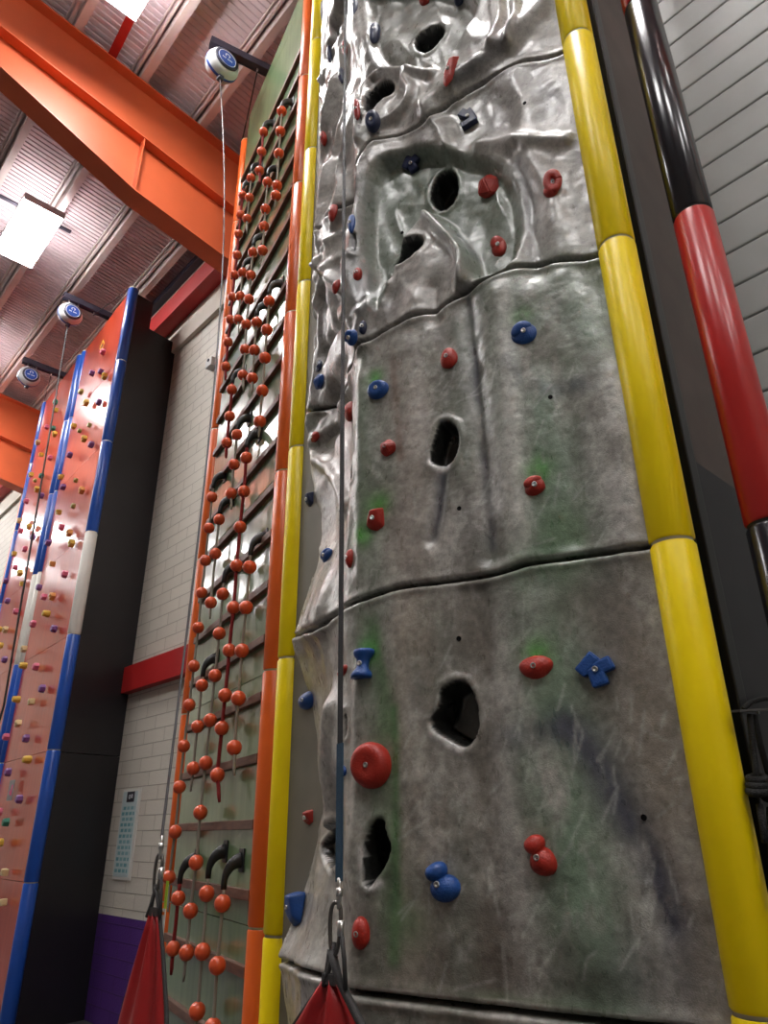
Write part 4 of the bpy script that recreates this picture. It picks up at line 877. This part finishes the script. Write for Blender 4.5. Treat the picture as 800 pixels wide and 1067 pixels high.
HOLDS = [
 (441, 0, 12, 10, 'blob', HR, 'small red hold cut by the top edge above the uppermost pocket'), (477, 0, 13, 9, 'blob', HN, 'dark navy hold cut by the top edge right of the uppermost pocket'),
 (390.5, 33, 13, 20, 'blob', HN, 'dark blue oval hold left of the uppermost pocket'), (367, 5, 8, 18, 'blob', HN, 'dark blue hold on the top left fold of the rock'),
 (341, 57, 7, 15, 'blob', HN, 'dark blue hold on the top left outer edge beside the yellow post'), (358, 50, 7, 13, 'blob', HR, 'dark red hold near the strap high on the side face'),
 (355.5, 79, 8, 14, 'blob', HN, 'small dark blue hold right behind the strap high on the side face'), (467, 75, 15, 24, 'wedge', HR, 'tall red wedge hold on the ridge between the upper hollow and the second seam'),
 (371, 114, 7, 20, 'blob', HR, 'narrow dark red hold tucked in a fold on the upper rock edge'), (388, 127, 16, 18, 'disc', HN, 'round dark blue hold just above the seam at the upper left'),
 (336.5, 145, 9, 13, 'blob', HR, 'red hold on the outer edge of the side face below the dark blue one'), (488, 124, 15, 22, 'star', HN, 'dark blue angular hold shining on top above the green hollow'),
 (429, 172, 20, 17, 'star', HN, 'dark blue knobbly hold inside the top of the green hollow'), (508, 196, 26, 24, 'facet', HR, 'red pyramid hold inside the green hollow'),
 (577, 193, 20, 20, 'donut', HR, 'red ring shaped hold right of the green hollow beside the yellow post'), (518.5, 256.5, 17, 21, 'jug', HR, 'red teardrop hold at the bottom of the green hollow'),
 (347.6, 221.7, 12, 15, 'blob', HR, 'round red hold left of the strap on the sculpted side face'), (363, 232.5, 9, 18, 'blob', HB, 'blue hold just right of the strap above the slit pocket'),
 (373, 285, 10, 13, 'blob', HR, 'small red hold below the slit pocket on the edge'), (348.5, 296.5, 10, 13, 'blob', HR, 'dark red hold set in the oval hollow of the side face'),
 (365, 351.5, 15, 16, 'jug', HB, 'larger blue hold of the pair above the long seam edge'), (377.5, 341, 9, 14, 'blob', HN, 'small navy hold of the pair above the long seam edge'),
 (332, 381, 8, 13, 'facet', HN, 'upper of two blue holds on the side face left of the strap'), (331, 399, 13, 15, 'facet', HB, 'lower of two blue holds on the side face left of the strap'),
 (362, 428, 11, 19, 'blob', HR, 'dark red hold behind the strap below the side seam'), (328, 455, 11, 11, 'facet', HR, 'small red hold on the bulging outer edge below the side seam'),
 (546, 347, 28, 23, 'jug', HB, 'big blue hold at the upper right of the smooth middle panel'), (468, 374, 18, 20, 'blob', HR, 'round red hold below the long seam above the middle pocket'),
 (394.5, 407, 22, 17, 'disc', HB, 'flat oval blue hold at the left of the middle panel'), (404, 467, 19, 17, 'facet', HR, 'small red hold left of the middle pocket'),
 (557, 506, 23, 21, 'jug', HR, 'red hold with green spray around it at the right of the middle panel'), (389.5, 541.5, 23, 25, 'wedge', HR, 'red hold at the lower left of the middle panel'),
 (323, 521.5, 11, 16, 'wedge', HN, 'dark blue hold on the outer left edge beside the yellow post'), (339, 577, 12, 14, 'jug', HB, 'blue hold on the side face above the lower side seam'),
 (363.5, 581.5, 8, 20, 'blob', HR, 'red hold behind the strap above the lower seam'), (378.5, 692, 21, 28, 'spool', HB, 'blue spool shaped hold below the lower seam near the edge'),
 (353.5, 699, 17, 12, 'blob', HR, 'small red hold behind the strap left of the blue spool shaped one'), (321, 730, 18, 18, 'blob', HB, 'dark blue round hold on the side face beside the yellow post'),
 (387, 798, 40, 46, 'disc', HR, 'largest hold, a thick red disc left of the lower pocket'), (353, 803, 14, 12, 'blob', HB, 'blue hold mostly behind the strap left of the large red disc'),
 (321, 852, 13, 16, 'wedge', HR, 'small red hold low on the side face beside the yellow post'), (307, 946, 24, 36, 'wedge', HB, 'blue wedge hold at the bottom left beside the yellow post'),
 (376, 971, 18, 31, 'blob', HR, 'tall oval red hold beside the carabiner of the near gate'), (462, 917.5, 34, 38, 'snow', HB, 'blue two lobed hold low in the middle of the rock'),
 (558, 695, 34, 23, 'blob', HR, 'red lens shaped hold under a green spray patch'), (622, 697, 40, 34, 'star', HB, 'blue three winged hold near the right yellow post'),
 (564, 891, 32, 40, 'snow', HR, 'red two lobed hold low at the right of the rock')]
for x, y, w, h, k2, c, lab in HOLDS:
    dp = {'jug': .03, 'star': .032, 'disc': .03}.get(k2)
    if (x, y) == (387, 798): dp = .05
    nm = 'climbing_hold'
    hold(nm, x, y, w, h, k2, c, lab, rot={462: 0.3, 467: -.3}.get(int(x), 0), dep=dp)
# ------------------------------------------------------------------ right tower side
RY3 = np.array([*POST['RY'], 0.])
e = empty('tower_side_wall', RY3 + n_ * .7, label='dark brown side wall of the rock tower behind the large yellow post', cat='side wall'); O = np.array(e.location)
e0 = RY3 + n_ * .02; Ls = WALLN - .03 - e0 @ n_ - .27
for a_, b_, m, z0, z1, of_ in ((0, Ls, 'dark_side', 0, 8.35, 0), (.0, Ls, 'black_side', 0, 2.62, .012)):
    bm = bmesh.new(); box(bm, e0 + n_ * (a_ + b_) / 2 - u_ * (.0 + of_) + Z_ * (z0 + z1) / 2 - O, n_, u_, Z_, (b_ - a_) / 2, .012, (z1 - z0) / 2, .002); bm_obj('board', bm, M[m], e)
bm = bmesh.new(); box(bm, e0 + n_ * .135 - u_ * .03 + Z_ * 4.15 - O, n_, u_, Z_, .03, .022, 4.15, .006); bm_obj('edge_strip', bm, M['black_trim'], e)
bm = bmesh.new(); Pq = hit(742, 493, e0 - u_ * .04, u_); a_ = (Pq - e0) @ n_; zt = Pq[2]
box(bm, e0 + n_ * ((.17 + Ls) / 2) - u_ * .03 + Z_ * zt / 2 - O, n_, u_, Z_, (Ls - .17) / 2, .012, zt / 2, .003); bm_obj('padding_board', bm, M['charcoal_board'], e)
# ------------------------------------------------------------------ hanging rope and hook at right
PR_ = e0 - u_ * .10
hp = lambda x, y, k2=.0: hit(x, y, PR_ - u_ * k2, u_)
e = empty('rope_hook', hp(790, 741), label='thin steel bracket on the dark side wall at the right edge', cat='bracket'); O = np.array(e.location)
bm = bmesh.new(); a, b = hp(766, 741), hp(830, 738); t = b - a; L = np.linalg.norm(t); t /= L; s_ = np.cross(t, Z_); s_ /= np.linalg.norm(s_); box(bm, (a + b) / 2 - O, t, s_, np.cross(s_, t), L / 2, .012, .003, .001); bm_obj('steel_plate', bm, M['dark_metal'], e)
bm = bmesh.new(); q = hp(789, 742) - O; lathe(bm, [(0, 0), (.006, 0), (.005, .004), (0, .005)], q, -u_, 12); bm_obj('rivet', bm, M['metal'], e, True)
bm = bmesh.new(); tube(bm, [hp(775, 738) - O, hp(783, 731) - O, hp(795, 728) - O, hp(830, 727) - O], .007, 8); bm_obj('loop', bm, M['rope_black'], e, True)
e = empty('knotted_rope', hp(782, 818), label='black rope tied in a coiled knot hanging below the steel bracket at the right', cat='rope'); O = np.array(e.location)
bm = bmesh.new()
for l in ([(781, 745), (784, 775), (787, 800), (788, 812)], [(786, 745), (792, 775), (800, 805), (805, 816)]): tube(bm, [hp(*q) - O for q in l], .008, 10)
bm_obj('hanging_strand', bm, M['rope_black'], e, True)
for cx, cy, r_ in ((789, 818, 9.5), (806, 824, 10)):
    for k2 in range(3):
        bm = bmesh.new(); c = hp(cx, cy + (k2 - 1) * 6.5); R_ = r_ * proj(c)[2] / FPX; pts = [c + n_ * R_ * math.cos(a) - u_ * R_ * .8 * math.sin(a) + Z_ * .006 * math.cos(a + .5) - O for a in [2 * PI * i / 24 for i in range(25)]]
        tube(bm, pts, .0105, 10, caps=False); bm_obj('knot_turn', bm, M['rope_black'], e, True)
bm = bmesh.new(); tube(bm, [hp(791, 838) - O, hp(795, 862) - O, hp(797, 878) - O], .009, 10); tube(bm, [hp(802, 842) - O, hp(806, 930) - O], .009, 10); bm_obj('rope_tail', bm, M['rope_black'], e, True)
# ------------------------------------------------------------------ belay gates and straps
def carabiner(e, c, h, w, ax, tilt, m, O, name='carabiner'):
    up_ = Z_ * math.cos(tilt) + ax * math.sin(tilt); rt = np.cross(np.cross(up_, ax), up_); rt /= np.linalg.norm(rt)
    pts = []
    for i in range(25):
        a = 2 * PI * i / 24; x = math.copysign(abs(math.cos(a)) ** .7, math.cos(a)) * w * (.8 + .2 * math.sin(a)); y = math.sin(a) * h
        pts.append(c + rt * x + up_ * y - O)
    bm = bmesh.new(); tube(bm, pts, .0052, 10, caps=False); o = bm_obj(name, bm, M[m], e, True)
    bm = bmesh.new(); tube(bm, [c + rt * w * .85 + up_ * h * .35 - O, c + rt * w * .85 - up_ * h * .25 - O], .0085, 10); bm_obj('screw_sleeve', bm, M['metal'], o, True)
    return o
def gate(apex, t, width_k, lab, zc_, strap_px, strap_top, straplab, th=.004, sheath=True, tag=False, cable=False, lean=.014, wr_=.0105):
    """apex world point at the fabric top; t horizontal direction along the gate; fabric widens downwards"""
    nb = np.array([t[1], -t[0], 0.]); nb = nb if nb[1] < 0 else -nb
    e = empty('belay_gate', apex, label=lab, cat='belay gate', group='red triangular belay gates'); O = apex
    rows = 24; cols = 20; vs = []; fs = []
    for i in range(rows + 1):
        dz = apex[2] * i / rows * .985; wl = .022 + width_k[0] * (1 - math.exp(-1.6 * dz)); wr = .022 + width_k[1] * (1 - math.exp(-1.6 * dz))
        for j in range(cols + 1):
            v = j / cols; x = -wl + (wl + wr) * v; pl = .010 * math.sin(v * PI * 5) * math.exp(-dz * 1.2) + .03 * math.sin(v * PI) * min(1, dz * 3)
            vs.append(t * x - Z_ * dz + nb * pl)
    for i in range(rows):
        for j in range(cols): a = i * (cols + 1) + j; fs.append((a, a + 1, a + cols + 2, a + cols + 1))
    o = mesh_obj('fabric', vs, fs, M['fabric_red'], e, True); sm = o.modifiers.new('thickness', 'SOLIDIFY'); sm.thickness = th
    for s, k2 in ((-1, 0), (1, 1)):
        bm = bmesh.new(); pts = [t * s * (.022 + width_k[k2] * (1 - math.exp(-1.6 * apex[2] * i / 12 * .985))) - Z_ * apex[2] * i / 12 * .985 + nb * .004 for i in range(13)]
        tube(bm, [np.array([0, 0, .06]) + nb * .01 + t * s * .004] + pts, wr_ if k2 else wr_ * .5, 8); bm_obj('edge_webbing', bm, M['binding'], e, True)
    bm = bmesh.new(); box(bm, -Z_ * .0 + nb * .006, t, nb, Z_, .026, .008, .012, .003); bm_obj('top_band', bm, M['binding'], e)
    cz = apex + Z_ * .105 + nb * .01 + t * lean
    carabiner(e, cz, .055, .022, t, .05, 'dark_metal', O); carabiner(e, cz + Z_ * .075 + t * (.004 + lean * .5), .03, .013, nb * .6 + t * .8, -.1, 'metal', O, 'small_carabiner')
    bm = bmesh.new(); tube(bm, [cz - Z_ * .0 + t * .02 - O, cz - Z_ * .06 + t * .032 - O, cz - Z_ * .12 + t * .038 - O], .0055, 8); tube(bm, [cz - Z_ * .03 - O, cz - Z_ * .09 - t * .02 - O, cz - Z_ * .12 - t * .035 - O], .006, 8); bm_obj('lanyard', bm, M['binding'], e, True)
    if tag:
        bm = bmesh.new(); box(bm, t * .038 + Z_ * (-.0) + nb * -.004, t, nb, Z_, .0065, .001, .085); bm_obj('lime_strip', bm, M['lime'], e)
        bm = bmesh.new(); box(bm, t * .034 - Z_ * (.035) + nb * -.001, t, nb, Z_, .015, .001, .045); tg = bm_obj('instruction_tag', bm, M['tag_white'], e)
        bm = bmesh.new(); box(bm, t * .036 - Z_ * (.002) + nb * .001, t, nb, Z_, .010, .0006, .004); box(bm, t * .033 - Z_ * (.03) + nb * .001, t, nb, Z_, .004, .0006, .006); bm_obj('tag_print', bm, M['tag_orange'], tg)
    # strap
    top = strap_top; bot = cz + Z_ * .10 + t * lean * .8
    s = empty('belay_strap', bot, label=straplab, cat='belay strap'); O2 = bot; dirv = (top - bot); L = np.linalg.norm(dirv); dirv /= L; sx = np.cross(dirv, nb); sx /= np.linalg.norm(sx); sy = np.cross(sx, dirv)
    hw = .0095 if not cable else .0065
    bm = bmesh.new()
    if cable: tube(bm, [dirv * L * i / 16 + Rv * .11 * math.sin(PI * i / 16) for i in range(17)], .0048, 8)
    else: box(bm, dirv * L / 2, sx, sy, dirv, hw, .0012, L / 2)
    bm_obj('webbing', bm, M['strap_black' if not cable else 'cable'], s)
    if sheath: bm = bmesh.new(); box(bm, dirv * .165, sx, sy, dirv, hw * 1.15, .003, .165, .001); bm_obj('blue_sleeve', bm, M['strap_blue'], s)
    return e
ap1 = None
d = ray(347, 1020); A1 = np.array([0, 0, CZ]) + d * (1.98 / d[1])
tg1 = np.array([math.sin(math.radians(-48)), math.cos(math.radians(48)), 0.]) * -1.     # to the right in view
d = ray(360, -40); T1 = np.array([0, 0, CZ]) + d * (2.62 / d[1])
gate(A1, tg1, (.68, .66), 'red triangular gate fabric below the near strap before the rock wall', 0, None, T1, 'black strap with dark blue sleeve hanging down before the rock wall')
d = ray(163, 950); A2 = np.array([0, 0, CZ]) + d * (2.50 / d[1])
gate(A2, tg1, (.30, .28), 'red triangular gate fabric at the left before the block wall', 0, None, D1 - Z_ * .2, 'thin grey line running from the gate up to the device over the green panel', sheath=False, tag=True, cable=True, lean=.0, wr_=.0065)
# ------------------------------------------------------------------ light & render look
w = bpy.data.worlds.new('world'); bpy.context.scene.world = w; w.use_nodes = True; w.node_tree.nodes['Background'].inputs[0].default_value = (.6, .65, .75, 1); w.node_tree.nodes['Background'].inputs[1].default_value = .2
sc = bpy.context.scene; sc.view_settings.view_transform = 'Standard'; sc.view_settings.look = 'None'; sc.view_settings.gamma = 1; sc.view_settings.use_curve_mapping = False
sc.view_settings.exposure = 0.0
